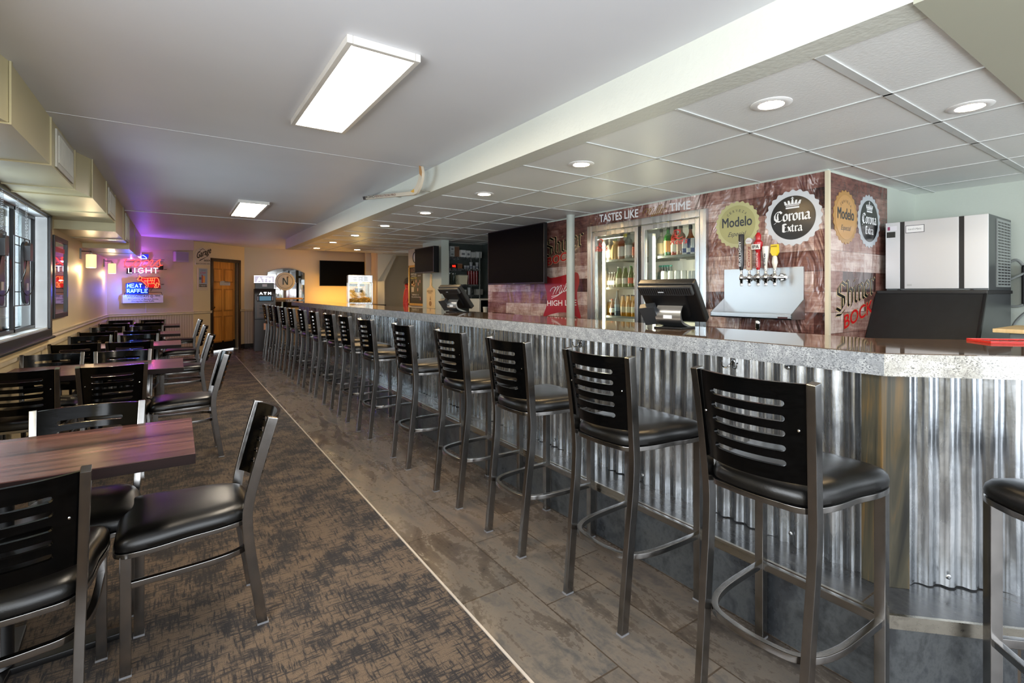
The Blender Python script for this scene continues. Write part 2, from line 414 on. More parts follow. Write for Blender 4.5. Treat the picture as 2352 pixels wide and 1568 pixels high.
def pen(mb, X, strokes, x0, y0, sx, sy, w, ang=R(38), thin=0.22, rise=0.0):
    """broad-nib strokes"""
    n = Vector((math.cos(ang), math.sin(ang), 0)) * w / 2
    for st in strokes:
        q = [Vector((x0 + p[0] * sx, y0 + p[1] * sy + rise * p[0] * sx, 0)) for p in st]
        for a, b in zip(q, q[1:]):
            t = (b - a); 
            if t.length < 1e-6: continue
            t.normalize(); pr = Vector((-t.y, t.x, 0)) * w * thin / 2
            if abs(t.x * n.y - t.y * n.x) < pr.length: nn = pr
            else: nn = n
            global _pz
            _pz = (_pz + 1) % 40; dz = Vector((0, 0, .00002 * _pz))
            mb.add([a - nn + dz, a + nn + dz, b + nn + dz, b - nn + dz], [(0, 1, 2, 3)], X)
BL = {
 'i': (0.36, [[(0, .85), (.1, .98), (.1, .12), (.22, 0), (.3, .1)], [(.02, 1.28), (.16, 1.38)]]),
 'n': (0.66, [[(0, .85), (.1, .98), (.1, .1), (.18, .0)], [(.1, .78), (.34, .98), (.46, .85), (.46, .12), (.58, 0)]]),
 'r': (0.50, [[(0, .85), (.1, .98), (.1, .1), (.2, .0)], [(.1, .78), (.32, .98), (.42, .84)]]),
 'o': (0.60, [[(.04, .8), (.04, .18), (.24, 0), (.44, .18), (.44, .82), (.24, 1), (.04, .8)]]),
 'a': (0.66, [[(.06, .85), (.26, 1), (.44, .85), (.44, .12), (.58, 0)], [(.44, .6), (.06, .42), (.04, .15), (.22, 0), (.44, .18)]]),
 'e': (0.56, [[(.04, .8), (.04, .18), (.24, 0), (.44, .14)], [(.04, .8), (.24, 1), (.42, .8), (.4, .6), (.06, .46)]]),
 'h': (0.66, [[(.0, 1.5), (.1, 1.4), (.1, .1), (.18, 0)], [(.1, .78), (.34, .98), (.46, .85), (.46, .1), (.34, -.12)]]),
 'x': (0.58, [[(.02, .95), (.46, .04)], [(.44, .95), (.04, .02)], [(.08, .5), (.4, .5)]]),
 't': (0.46, [[(.12, 1.25), (.12, .14), (.26, 0), (.38, .1)], [(-.04, .95), (.34, .95)]]),
 'C': (1.02, [[(.85, 1.15), (.62, 1.45), (.25, 1.35), (.05, .95), (.05, .45), (.3, .08), (.65, 0), (.9, .25)], [(.42, 1.2), (.36, .75), (.42, .2)], [(-.05, -.3), (.2, -.1)]]),
 'E': (0.80, [[(.05, 1.4), (.05, .12), (.3, 0), (.66, .12)], [(.02, 1.42), (.35, 1.48), (.6, 1.32)], [(.05, .78), (.45, .78)], [(.24, 1.4), (.24, .1)]]),
 'S': (0.95, [[(.8, 1.3), (.5, 1.55), (.12, 1.3), (.12, 1.0), (.7, .62), (.72, .22), (.35, -.05), (.0, .2)], [(.35, 1.4), (.35, 1.0)], [(.5, .7), (.5, .05)], [(0, -.2), (.4, -.3), (.75, -.1)]]),
}
def black_letter(mb, X, txt, x0, x1, y0, xh, w, rise=0.0):
    tot = sum(BL[c][0] for c in txt); k = (x1 - x0) / tot; x = 0
    for c in txt:
        adv, st = BL[c]
        pen(mb, X, [[(p[0] + x, p[1]) for p in q] for q in st], x0, y0, k, xh, w, rise=rise); x += adv
MILLER = [[(-.25, .75), (-.3, 1.0), (-.1, 1.3), (.15, 1.35), (.28, 1.1), (.22, .5), (.18, 0)], [(.2, .4), (.45, 1.2), (.58, 1.3), (.6, 1.0), (.52, 0)], [(.55, .4), (.8, 1.2), (.95, 1.3), (.98, 1.0), (.9, .25), (.98, 0), (1.1, .05), (1.22, .6)],
          [(1.22, .75), (1.18, .15), (1.28, 0), (1.4, .2), (1.62, 1.1), (1.6, 1.4), (1.5, 1.3), (1.44, .3), (1.52, 0), (1.66, .2), (1.88, 1.1), (1.86, 1.4), (1.76, 1.3), (1.7, .3), (1.78, 0), (1.95, .25), (2.1, .55), (2.1, .75), (1.98, .7), (1.96, .2), (2.08, 0), (2.25, .2), (2.36, .75), (2.44, .6), (2.55, .68)], [(1.24, 1.05), (1.27, 1.12)]]
def script_miller(mb, X, x0, x1, y0, h, w, rise=0.0, swash=True, shear=0.25):
    k = (x1 - x0) / 2.85; st = []
    for q in MILLER:
        sp = smoothpath([(p[0] + .3 + shear * p[1] * .3, p[1], 0) for p in q], 4); st.append([(p.x, p.y) for p in sp])
    if swash: st.append([(.3, -.25), (.9, -.32), (1.6, .0), (1.0, -.42), (.3, -.62)])
    pen(mb, X, st, x0, y0, k, h / 1.4, w, ang=R(30), thin=0.5, rise=rise)

# ================================================================== THE SETTING
ZC = 2.426; ZD = 2.225
WL = Wall((-1.08, 0, 0), (0, 1, 0))
WA = Wall((-1.08, 11.77, 0), (1.354, 0.65, 0)); LA = math.hypot(1.354, 0.65)
WBd = Wall((0.274, 12.42, 0), (1, 1, 0)); LB = math.hypot(1.056, 1.06)
WC = Wall((1.33, 13.48, 0), (1, 0, 0))
WM = Wall((3.83, 6.29, 0), (0, -1, 0))            # bar back wall, faces the bar
WS = Wall((3.83, 1.651, 0), (1, 0, 0))            # side face next to the ice machine
def slab(wall, a0, a1, z0, z1, c0=-0.12, c1=0.0):
    m = MB(); m.box(a0, z0, c0, a1, z1, c1, wall.mat()); return m

m = MB(); m.box(-1.3, -3, -0.06, 1.013, 11.9, 0.0); struct('floor', m, M['carpet'])
m = MB(); m.box(1.013, -3, -0.06, 5.7, 13.7, 0.0); m.box(-1.3, 11.9, -0.06, 1.013, 13.7, 0.0); struct('floor', m, M['tile'])
m = MB(); m.box(1.008, -3, 0.0, 1.018, 11.9, 0.004); struct('trim_1', m, M['strip'])
m = MB(); m.box(-1.3, -3, ZC, 5.7, 13.7, ZC + 0.1); struct('ceiling', m, M['ceil'])
m = MB(); m.box(-1.08, 3.993, ZC - 0.0015, 1.83, 4.007, ZC); struct('trim_2', m, M['ceil'])
m = MB(); m.box(-0.58, 8.235, ZC - 0.008, 1.83, 8.275, ZC); struct('trim_3', m, M['ceil'])
m = MB(); m.box(1.97, 0.553, ZD, 5.6, 10.97, ZD + 0.05); m.box(1.83,10.95,ZD,5.6,10.97,ZC); struct('ceiling', m, M['tilec'])
gb = MB()
for x in (2.60, 3.235, 3.87, 4.505, 5.14): gb.box(x - .008, .553, ZD - .005, x + .008, 10.97, ZD + .002)
for k in range(16):
    y = .877 + .635 * k; gb.box(1.97, y - (.018 if k == 0 else .007), ZD - .005, 5.5, y + (.018 if k == 0 else .007), ZD + .002)
struct('trim_4', gb, M['grid'])
m = MB(); m.box(1.83, 0.553, ZD - .004, 1.97, 10.97, ZC); struct('trim_5', m, M['beam'])
m = MB(); m.box(1.83, -0.7, ZD - .012, 5.6, 0.553, ZC); struct('trim_6', m, M['soffit'])

# left wall with its window opening
m = MB()
for a0, a1, z0, z1 in ((-3, -1.6, 0, ZC), (1.45, 4.25, 0, ZC), (-1.6, 1.45, 0, .985), (-1.6, 1.45, 2.095, ZC), (6.64, 11.77, 0, ZC), (4.25, 6.64, 0, .985), (4.25, 6.64, 2.095, ZC)):
    m.box(a0, z0, -.14, a1, z1, 0, WL.mat())
struct('wall_left', m, M['cream'])
struct('wall_far_left', slab(WA, -.05, LA, 0, ZC), M['creamA'])
DA0, DA1 = WBd.uv(489, 700)[0], WBd.uv(547, 700)[0]     # door opening in the angled wall
m = MB(); m.box(0, 0, -.12, DA0, ZC, 0, WBd.mat()); m.box(DA1, 0, -.12, LB + .03, ZC, 0, WBd.mat()); m.box(DA0, 2.06, -.12, DA1, ZC, 0, WBd.mat())
struct('wall_door', m, M['cream'])
struct('wall_far', slab(WC, -.03, 4.227 - 1.33, 0, ZC), M['creamC'])
WK = Wall((4.227, 13.48, 0), (3.895 - 4.227, 11.5 - 13.48, 0))
struct('wall_far_right', slab(WK, 0, math.hypot(.332, 1.98), 0, ZC), M['creamC'])
m = MB(); m.box(0, 0, -.02, 1.5, ZC, 0, Wall((3.895, 12.3, 0), (1, 0, 0)).mat()); struct('wall_stair', m, M['creamC'])
# sloping underside of the stair
m = MB(); m.prism([(3.895, 1.60), (4.28, ZD), (5.3, ZD), (5.3, ZC), (3.895, ZC)][:5], 0, .12, T(0, 11.5, 0) @ RX(R(90)) ); struct('trim_7', m, M['creamC'])
m = MB(); m.prism([(3.895, 1.60), (4.28, ZD), (4.40, ZD), (4.1, 1.60)], 0, .8, T(0, 12.3, 0) @ RX(R(90))); struct('trim_8', m, M['creamC'])
m = MB(); m.box(3.895, 11.38, 0, 4.06, 11.5, 1.6); struct('trim_9', m, M['creamC'])
WD = Wall((4.0, 9.78, 0), (0, -1, 0))
struct('wall_menu', slab(WD, 0, 1.46, 0, ZC), M['creamC'])
WT = Wall((3.68, 8.32, 0), (0, -1, 0))
m = MB(); m.box(3.68, 7.56, 0, 3.82, 8.32, ZD); struct('wall_pillar', m, M['mint'])
m = MB(); m.box(3.82, 7.95, 0, 4.75, 8.07, ZC); m.box(4.70, 1.7, 0, 4.82, 7.95, ZC); m.box(3.84, 6.17, 0, 4.70, 6.29, ZC); struct('wall_storage', m, M['dark'])
# bar back wall, opening for the cooler
CY0, CY1, CZ = 2.61, 4.09, 2.065
m = MB(); m.box(3.83, CY1, 0, 3.95, 6.29, ZC); m.box(3.83, 1.651, 0, 3.95, CY0, ZC); m.box(3.83, CY0, CZ, 3.95, CY1, ZC); struct('wall_bar', m, M['mint'])
m = MB(); m.box(3.95, 1.651, 0, 5.5, 1.77, ZC); struct('wall_bar_side', m, M['mint'])
m = MB(); m.box(5.5, -3, 0, 5.62, 1.77, ZC); struct('wall_right', m, M['mint'])
m = MB(); m.box(4.82, 9.4, 0, 5.5, 9.5, ZC); m.box(5.3, 9.5, 0, 5.4, 13.6, ZC); struct('wall_stair_right', m, M['creamC'])

# chair rail, bead, baseboards, beadboard
def railing(wall, a0, a1):
    m = MB(); m.prism([(0, .875), (.012, .875), (.030, .895), (.022, .915), (.034, .925), (.034, .938), (0, .938)], a0, a1, wall.mat() @ Matrix(((0, 0, 1, 0), (0, 1, 0, 0), (1, 0, 0, 0), (0, 0, 0, 1)))); return m
ri = 10
for w_, a0, a1 in ((WL, -3, 11.78), (WA, 0, LA), (WBd, 0, DA0 - .05), (WBd, DA1 + .05, LB), (WC, 0, 2.8)):
    struct('trim_%d' % ri, railing(w_, a0, a1), M['rail']); ri += 1
struct('trim_%d' % ri, slab(WL, -3, 11.77, .80, .828, 0, .022), M['rail']); ri += 1
struct('baseboard_left', slab(WL, -3, 11.77, 0, .10, 0, .012), M['blackm'])
struct('baseboard_far', slab(WC, 0, .3, 0, .10, 0, .012), M['blackm'])
struct('baseboard_door', slab(WBd, DA1 + .06, LB, 0, .10, 0, .012), M['blackm'])
struct('wainscot_far_left', slab(WA, 0.02, LA, 0, .875, 0, .008), M['bead'])
struct('wainscot_far', slab(WC, 0, 2.8, .1, .875, 0, .008), M['bead'])

# window on the left wall
w = empty('window_1'); w['kind'] = 'structure'
X = WL.mat()
m = MB()
for b in ((4.16, .905, 0, 6.73, .985, .035), (4.16, 2.095, 0, 6.73, 2.15, .035), (6.64, .985, 0, 6.73, 2.095, .035), (4.16, .985, 0, 4.25, 2.095, .035)): m.box(*b, X)
m.box(4.12, .885, 0, 6.76, .91, .055, X)
m.build('window_casing', M['winframe'], w, bevel=.008)
m = MB()
for b in ((4.25, .985, -.13, 6.64, 1.0, .012), (4.25, 2.08, -.13, 6.64, 2.095, .012), (6.625, 1.0, -.13, 6.64, 2.08, .012), (4.25, 1.0, -.13, 4.265, 2.08, .012)): m.box(*b, X)
m.build('window_reveal', M['winin'], w)
for a0, a1 in ((4.27, 5.08), (5.08, 5.86), (5.86, 6.60)):
    m = MB()
    for b in ((a0, 1.0, -.10, a0 + .02, 2.08, -.07), (a1 - .02, 1.0, -.10, a1, 2.08, -.07), (a0, 1.0, -.10, a1, 1.03, -.07), (a0, 2.05, -.10, a1, 2.08, -.07)): m.box(*b, X)
    sh = m.build('window_sash', M['black'], w)
    m = MB(); m.box(a0 + .02, 1.03, -.088, a1 - .02, 2.05, -.084, X); m.build('window_pane', M['wglass'], sh)
m = MB()
for a0, a1 in ((6.30, 6.60), (5.53, 5.84), (4.76, 5.06)): m.box(a0, 1.0, -.135, a1, 2.08, -.11, X)
m.box(4.27, 1.0, -.16, 6.6, 1.04, -.11, X)
m.build('window_stile', M['alu'], w)

# door in the angled wall, standing a little ajar at its threshold
w2 = empty('window_added'); w2['kind'] = 'structure'  # unseen window, added to let in daylight from the left
m = MB()
for b in ((-1.69, .905, 0, 1.54, .985, .035), (-1.69, 2.095, 0, 1.54, 2.15, .035), (1.45, .985, 0, 1.54, 2.095, .035), (-1.69, .985, 0, -1.60, 2.095, .035)): m.box(*b, X)
m.build('window_casing', M['winframe'], w2, bevel=.008)
m = MB()
for a0 in (-1.6, -.60, .42, 1.42): m.box(a0, .985, -.05, a0 + .03, 2.095, -.02, X)
m.build('window_sash', M['black'], w2)
d = empty('door_1'); d['kind'] = 'structure'
X = WBd.mat()
m = MB(); m.box(DA0 - .07, 0, -.13, DA0, 2.09, .02, X); m.box(DA1, 0, -.13, DA1 + .07, 2.09, .02, X); m.box(DA0 - .07, 2.03, -.13, DA1 + .07, 2.10, .02, X)
m.build('door_frame', M['doorframe'], d, bevel=.004)
m = MB(); dw = DA1 - DA0; m.box(DA0 + .005, .03, -.12, DA1 - .005, 2.03, -.085, X)
leaf = m.build('door_leaf', M['doorwood'], d)
m = MB()
for (u0, u1) in ((.10, .46), (.54, .90)):
    for (z0, z1) in ((.20, .80), (.90, 1.42), (1.56, 1.88)):
        a0, a1 = DA0 + u0 * dw, DA0 + u1 * dw
        m.box(a0, z0, -.086, a1, z1, -.074, X); mq = MB(); mq.box(a0 + .03, z0 + .03, -.08, a1 - .03, z1 - .03, -.064, X); mq.build('raised_panel', M['doorwood'], leaf, bevel=.010)
        m.build('panel_moulding', M['doorgroove'], leaf, bevel=.004); m = MB()
m.bm.free()
m = MB(); m.box(DA0 + .01, .03, -.086, DA1 - .01, .23, -.078, X); m.build('kick_plate', M['kick'], leaf)
m = MB(); m.lathe([(.012, 0), (.012, .04), (.028, .045), (.03, .06), (.018, .075)], 16, WBd.mat(DA0 + .06, 1.0, -.086)); m.build('door_knob', M['brass'], leaf, smooth=True)
m = MB(); m.box(DA0 + .38 * dw, 1.50, -.079, DA0 + .78 * dw, 1.60, -.074, X); sg = m.build('door_notice', P('#b9bec8'), leaf)
m = MB()
for i, tx in enumerate(('THIS DOOR IS', 'FOR ARENA ACCESS', 'AND GUESTS ONLY')): put_text(m, WBd.mat(0, 0, -.0735), tx, DA0 + .42 * dw, DA0 + .74 * dw, 1.575 - i * .03, .014)
m.build('lettering', P('#30343a'), sg)

# duct along the top of the left wall
duct = empty('air_duct', (0, 0, 0), 0, 'long cream painted metal air duct along the left wall under the ceiling', 'duct')
def dsec(y0, x0, z0, y1, x1, z1):
    m = MB(); m.add([(-1.08, y0, z0), (x0, y0, z0), (x0, y0, ZC), (-1.08, y0, ZC), (-1.08, y1, z1), (x1, y1, z1), (x1, y1, ZC), (-1.08, y1, ZC)],
                    [(0, 1, 2, 3), (7, 6, 5, 4), (0, 4, 5, 1), (1, 5, 6, 2), (2, 6, 7, 3), (3, 7, 4, 0)]); return m
for a in ((-1.0, -.72, 2.13, 2.95, -.705, 2.13), (2.95, -.705, 2.13, 3.23, -.65, 2.138), (3.23, -.65, 2.138, 5.02, -.65, 2.132), (5.02, -.65, 2.132, 5.24, -.577, 2.117), (5.24, -.577, 2.117, 7.02, -.577, 2.112), (7.02, -.577, 2.024, 8.9, -.577, 2.02), (8.9, -.577, 1.965, 12.02, -.577, 1.965)):
    dsec(*a).build('duct_section', M['duct'], duct)
for y, x, z in ((2.95, -.705, 2.13), (3.23, -.65, 2.138), (4.12, -.65, 2.135), (4.98, -.65, 2.132), (5.24, -.577, 2.117), (6.2, -.577, 2.115), (7.02, -.577, 2.024), (8.0, -.577, 2.02), (8.9, -.577, 1.965), (10.0, -.577, 1.965)):
    m = MB(); m.prism([(-1.08, z - .008), (x + .008, z - .008), (x + .008, ZC), (x, ZC), (x, z), (-1.08, z)], -y - .012, -y + .012, RX(R(90))); m.build('duct_flange', M['duct'], duct)
for y0, y1, x, z in ((4.25, 4.86, -.65, 2.15), (6.35, 6.93, -.577, 2.13), (8.3, 8.86, -.577, 2.04)):
    m = MB(); m.box(x, y0, z, x + .012, y1, ZC - .03); v_ = m.build('vent_grille', M['vent'], duct, bevel=.004)
    m = MB()
    n = int((y1 - y0 - .08) / .022)
    for k in range(n): m.box(x + .012, y0 + .04 + k * .022, z + .035, x + .018, y0 + .050 + k * .022, ZC - .065)
    m.build('vent_slat', M['vent'], v_)

# boxed soffit and speaker on the far left wall
m = MB(); m.add([WA.mat() @ Vector(p) for p in ((.50, 2.16, 0), (.50, 2.16, .10), (LA - .04, 2.22, .10), (LA - .04, 2.22, 0), (.50, ZC, 0), (.50, ZC, .10), (LA - .04, ZC, .10), (LA - .04, ZC, 0))],
    [(0, 1, 2, 3), (4, 7, 6, 5), (0, 4, 5, 1), (1, 5, 6, 2), (2, 6, 7, 3)]); struct('trim_%d' % ri, m, M['creamA']); ri += 1

# ================================================================== CEILING LIGHTS
frame_m = plain('light_frame_white', '#d6d2cb', 0.35); diff_m = glow('warm_light_diffuser', '#fff0da', PANEL_E)
def ceiling_panel(y0, lab):
    t = empty('ceiling_light', (.75, y0 + .61, ZC), 0, lab, 'ceiling light', 'flat rectangular light panels')
    m = MB(); h = -.035
    for b in ((-.165, -.62, h, -.14, .62, 0), (.14, -.62, h, .165, .62, 0), (-.14, -.62, h, .14, -.595, 0), (-.14, .595, h, .14, .62, 0)): m.box(*b)
    m.build('light_frame', frame_m, t, bevel=.003)
    m = MB(); m.box(-.14, -.595, h + .004, .14, .595, h + .012); m.build('diffuser', diff_m, t)
ceiling_panel(2.10, 'large glowing rectangular ceiling light panel nearest the camera')
ceiling_panel(6.55, 'smaller looking rectangular ceiling light panel, farther away above the tables')
dl_m = glow('downlight_lens', '#ffd9a0', DOWN_E)
DL = [(2.29, 1.229, 'recessed ceiling light nearest the wooden corner posts, in front of the beam'), (3.10, .72, 'recessed ceiling light above the ice machine at far right'),
      (2.29, 2.536, 'recessed ceiling light above the second bar stool from the camera end'), (2.27, 3.795, 'recessed ceiling light third along the row beside the beam'), (2.27, 5.06, 'recessed ceiling light fourth along the row beside the beam'),
      (2.27, 6.35, 'recessed ceiling light fifth along the row beside the beam'), (2.27, 7.68, 'recessed ceiling light sixth along the row beside the beam'), (2.27, 8.98, 'recessed ceiling light seventh along the row beside the beam'),
      (2.3, 10.35, 'farthest recessed ceiling light beside the beam, left of the popcorn machine'), (3.08, 10.27, 'recessed ceiling light in front of the popcorn machine')]
for x, y, lab in DL:
    t = empty('recessed_light', (x, y, ZD), 0, lab, 'recessed light', 'round recessed ceiling lights')
    m = MB(); m.lathe([(.055, -.002), (.055, -.006), (.075, -.008), (.088, -.002), (.088, 0), (.055, 0)], 32, ring=True); m.build('trim_ring', M['white'], t, smooth=True)
    m = MB(); m.lathe([(.0, -.0045), (.056, -.0045), (.056, -.001), (0, -.001)], 32); m.build('light_lens', dl_m, t)

# ================================================================== BAR
def cor(x): return (x, .739 + (x - 2.13) * .4142)
def run(x0, x1, L=2.3, far=11.3):
    a, b = cor(x0), cor(x1); k = L / math.sqrt(2)
    return [(x0, far), a, (a[0] + k, a[1] - k), (b[0] + k, b[1] - k), b, (x1, far)]
ct = empty('bar_countertop', (2.3, 6, 1.062), 0, 'long grey speckled granite bar top with a thick front edge', 'countertop')
def at0(o): o.matrix_parent_inverse = Matrix.Translation(-Vector(o.parent.location)); return o
a, b = cor(2.0), cor(2.61); k = 2.3 / math.sqrt(2)
m = MB(); m.prism([(2.0, 11.3), a, b, (2.61, 11.3)], 1.062, 1.137); at0(m.build('granite_slab', M['granite'], ct))
m = MB(); m.prism([a, (a[0] + k, a[1] - k), (b[0] + k, b[1] - k), b], 1.062, 1.137); tag(at0(m.build('granite_slab', M['granite2'], ct)), 'whiter granite slab of the angled end')
m = MB(); m.prism(run(2.006, 2.61), 1.137, 1.140); at0(m.build('polished_surface', M['gtop'], ct))

bb = empty('bar_counter', (2.3, 6, 0), 0, 'bar front clad in corrugated galvanised metal sheets', 'bar front')
m = MB(); m.prism(run(2.16, 2.50), 0.0, 1.062); at0(m.build('bar_carcass', M['blackm'], bb))
def corrug(p0, p1, z0, z1):
    m = MB(); p0 = Vector((*p0, 0)); p1 = Vector((*p1, 0)); L = (p1 - p0).length; u = (p1 - p0) / L; n = V(u.y, -u.x, 0)
    N = int(L / .0675 * 8); rows = [z0 + (z1 - z0) * j / 6 for j in range(7)]; vs, fs = [], []
    rnd = random.Random(3)
    for i in range(N + 1):
        s_ = L * i / N; a = .011 * math.sin(2 * PI * s_ / .0675)
        a = max(-.009, min(.009, a))
        for j, z in enumerate(rows):
            q = a + .003 * math.sin(s_ * 3.1 + j) * (j in (2, 3, 4)); p = p0 + u * s_ + n * q; vs.append((p.x, p.y, z + .006 * math.sin(s_ * 9) * (j == 0)))
    R_ = len(rows)
    for i in range(N):
        for j in range(R_ - 1): fs.append((i * R_ + j, (i + 1) * R_ + j, (i + 1) * R_ + j + 1, i * R_ + j + 1))
    m.add(vs, fs); return m
c = cor(2.13)
at0(corrug((2.142, 11.25), (2.142, c[1] + .052), .286, 1.062).build('corrugated_sheet', M['corr'], bb, smooth=True))
k1 = .075 / math.sqrt(2) ; k2 = 2.2 / math.sqrt(2)
at0(corrug((c[0] + k1 + .01, c[1] - k1 + .01), (c[0] + k2, c[1] - k2), .286, 1.062).build('corrugated_sheet', M['corr'], bb, smooth=True))
c5 = cor(2.105); m = MB(); m.box(2.105, c5[1], .286, 2.125, c5[1] + .065, 1.062); at0(m.build('corner_board', M['post'], bb, bevel=.003))
m = MB(); m.box(0, 0, .286, .09, .02, 1.062, T(c5[0], c5[1], 0) @ RZ(R(-45))); at0(m.build('corner_board', M['post'], bb, bevel=.003))

rnd = random.Random(5)
scr = None
def screw_at(X):
    global scr
    if scr is None:
        m = MB(); m.lathe([(.009, 0), (.009, .002), (.005, .004), (.004, .006)], 8); scr = m.build('screw_head', M['stain'], bb); o = scr
    else: o = scr.copy(); COL.objects.link(o); o.parent = bb
    o.matrix_parent_inverse = Matrix.Translation(-Vector(bb.location)); o.matrix_basis = X
for i in range(13):
    for z in (.335, 1.03): screw_at(T(2.133, 1.05 + i * .78 + rnd.uniform(-.05, .05), z) @ RY(R(-90)))
for i in range(5):
    q = (c[0] + .35 * (i + .6) / 1.414, c[1] - .35 * (i + .6) / 1.414)
    screw_at(T(q[0] - .004, q[1] - .004, .335) @ RZ(R(45)) @ RY(R(-90)))

st = empty('foot_step', (2.05, 6, 0), 0, 'dark tiled raised step along the foot of the bar', 'step')
m = MB(); m.prism(run(1.935, 2.16), .0, .262); at0(m.build('step_face', M['facetile'], st))
m = MB(); m.prism(run(1.94, 2.16), .262, .286); at0(m.build('step_top', M['steptile'], st))
def edge(x, z0, z1, t=.008):
    mm = MB(); mm.prism(run(x, x + t), z0, z1); return mm
at0(edge(1.930, .244, .288, .012).build('metal_edge', M['trim'], st))
m = MB(); q = cor(1.93); m.box(-.004, -.004, 0, .018, .018, .25, T(q[0], q[1], 0) @ RZ(R(22))); at0(m.build('corner_profile', M['trim'], st))

# coat hooks under the bar top
hk = None; names_h = ['nearest the corner posts', 'second from the corner posts', 'third from the corner posts', 'fourth from the corner posts', 'fifth from the corner posts', 'sixth from the corner posts', 'seventh from the corner posts', 'eighth from the corner posts', 'farthest along the bar']
for i in range(9):
    y = 1.32 + 1.045 * i
    if hk is None:
        m = MB(); m.box(-.004, -.009, -.035, 0, .009, .012)
        for sgn in (-1, 1):
            m.tube(smoothpath([(-.004, 0, .0), (-.02, sgn * .006, -.02), (-.03, sgn * .018, -.035), (-.035, sgn * .034, -.03), (-.036, sgn * .040, -.012)], 4), .0032, 6)
        m.lathe([(.002, 0), (.0055, .003), (.0, .008)], 8, T(-.036, -.040, -.012)); m.lathe([(.002, 0), (.0055, .003), (.0, .008)], 8, T(-.036, .040, -.012))
        hk = m.build('coat_hook', M['chrome'], smooth=True); o = hk
    else: o = copy_tree(hk)
    o.location = (2.134, y, 1.035)
    tag(o, 'small double coat hook under the bar top, ' + names_h[i], 'coat hook', 'coat hooks under the bar top')

# ================================================================== STOOLS AND CHAIRS
def cushion_outline(w=.225, n=6, y0=.025, y1=.475):
    half = [(0, y1), (w * .72, y1), (w * .93, y1 - .012), (w, y1 - .05), (w * .985, y1 - .12), (w * .90, .26), (w * .83, .14), (w * .66, .055), (w * .34, y0 + .004), (0, y0)]
    pts = half + [(-x, y) for x, y in half[-2:0:-1]]
    return [(p.x, p.y) for p in smoothpath([(x, y, 0) for x, y in pts], n, True)]
def loft(rings):
    m = MB(); n = len(rings[0]); vs = [p for r in rings for p in r]; fs = []
    for i in range(len(rings) - 1):
        for k in range(n): a, b = i * n + k, i * n + (k + 1) % n; fs.append((a, b, b + n, a + n))
    fs.append(tuple(range(n - 1, -1, -1))); L = (len(rings) - 1) * n; fs.append(tuple(range(L, L + n)))
    return m.add(vs, fs)
def cushion(z):
    o = cushion_outline(); cx, cy = 0, .25
    def ring(s, dz): return [((x - cx) * s + cx, (y - cy) * s + cy, z + dz) for x, y in o]
    return loft([ring(.96, 0), ring(.995, .008), ring(1.0, .022), ring(.985, .038), ring(.94, .052), ring(.84, .062), ring(.6, .068), ring(.25, .070), ring(.02, .0705)])
def seat_band(z, h=.018):
    o = cushion_outline(.215, 5, .035, .468); m = MB()
    m.tube([(x, y, z) for x, y in o], 0, closed=True, ref=(0, 0, 1), rect=(h, .022)); return m
def back_panel(z0, z1, y0, y1, w0, w1):
    """curved plywood back with five stadium slots; bulges to -y"""
    H = z1 - z0; sl = .67; r = .0095 / H * 1.0
    rr = .0095
    rows = []  # (z, slot offset or None)
    cz = [z1 - .062 - .0445 * k for k in range(5)]
    rows.append((z1, None)); prev = z1
    nsub = 6; bands = []
    zs = [z1]
    kinds = []
    for c_ in cz:
        zs.append(c_ + rr); kinds.append('b')
        for q in range(1, nsub + 1):
            zs.append(c_ + rr * math.cos(PI * q / nsub)); kinds.append('s')
    zs.append(z0); kinds.append('b')
    n1, n2 = 7, 10
    def slot_u(z, half):
        for c_ in cz:
            if abs(z - c_) < rr + 1e-9:
                return 1 - (0 if False else 0), math.sqrt(max(0, rr * rr - (z - c_) ** 2))
        return 1, 0
    grid = []
    for z in zs:
        t = (z - z0) / H; hw = w0 + (w1 - w0) * t; yy = y0 + (y1 - y0) * t
        us = sl * hw - rr + slot_u(z, hw)[1]
        xs = [-hw + (hw - us) * i / n1 for i in range(n1)] + [-us + 2 * us * i / n2 for i in range(n2)] + [us + (hw - us) * i / n1 for i in range(n1 + 1)]
        row = []
        for x in xs:
            # arc, sagging back by 50 mm in the middle
            row.append((x, yy - .050 * (1 - (x / hw) ** 2), z))
        grid.append(row)
    m = MB(); nx = len(grid[0]); th = .013; vs = []; fs = []
    for side in (0, 1):
        for row in grid:
            for i, p in enumerate(row):
                hw = row[-1][0]; dy = 2 * .050 * p[0] / hw / hw; nn = Vector((dy, -1, 0)).normalized() * (th / 2 if side else -th / 2)
                vs.append((p[0] + nn.x, p[1] + nn.y, p[2]))
    off = len(grid) * nx; cells = set()
    for j in range(len(grid) - 1):
        for i in range(nx - 1):
            if kinds[j] == 's' and n1 <= i < n1 + n2: continue
            cells.add((i, j))
    for (i, j) in cells:
        a, b, c_, d = j * nx + i, j * nx + i + 1, (j + 1) * nx + i + 1, (j + 1) * nx + i
        fs.append((a, b, c_, d)); fs.append((a + off, d + off, c_ + off, b + off))
        for (di, dj, p, q) in ((0, -1, a, b), (0, 1, d, c_), (-1, 0, a, d), (1, 0, b, c_)):
            if (i + di, j + dj) not in cells: fs.append((p, q, q + off, p + off))
    m.add(vs, fs); bmesh.ops.remove_doubles(m.bm, verts=m.bm.verts, dist=1e-6); return m
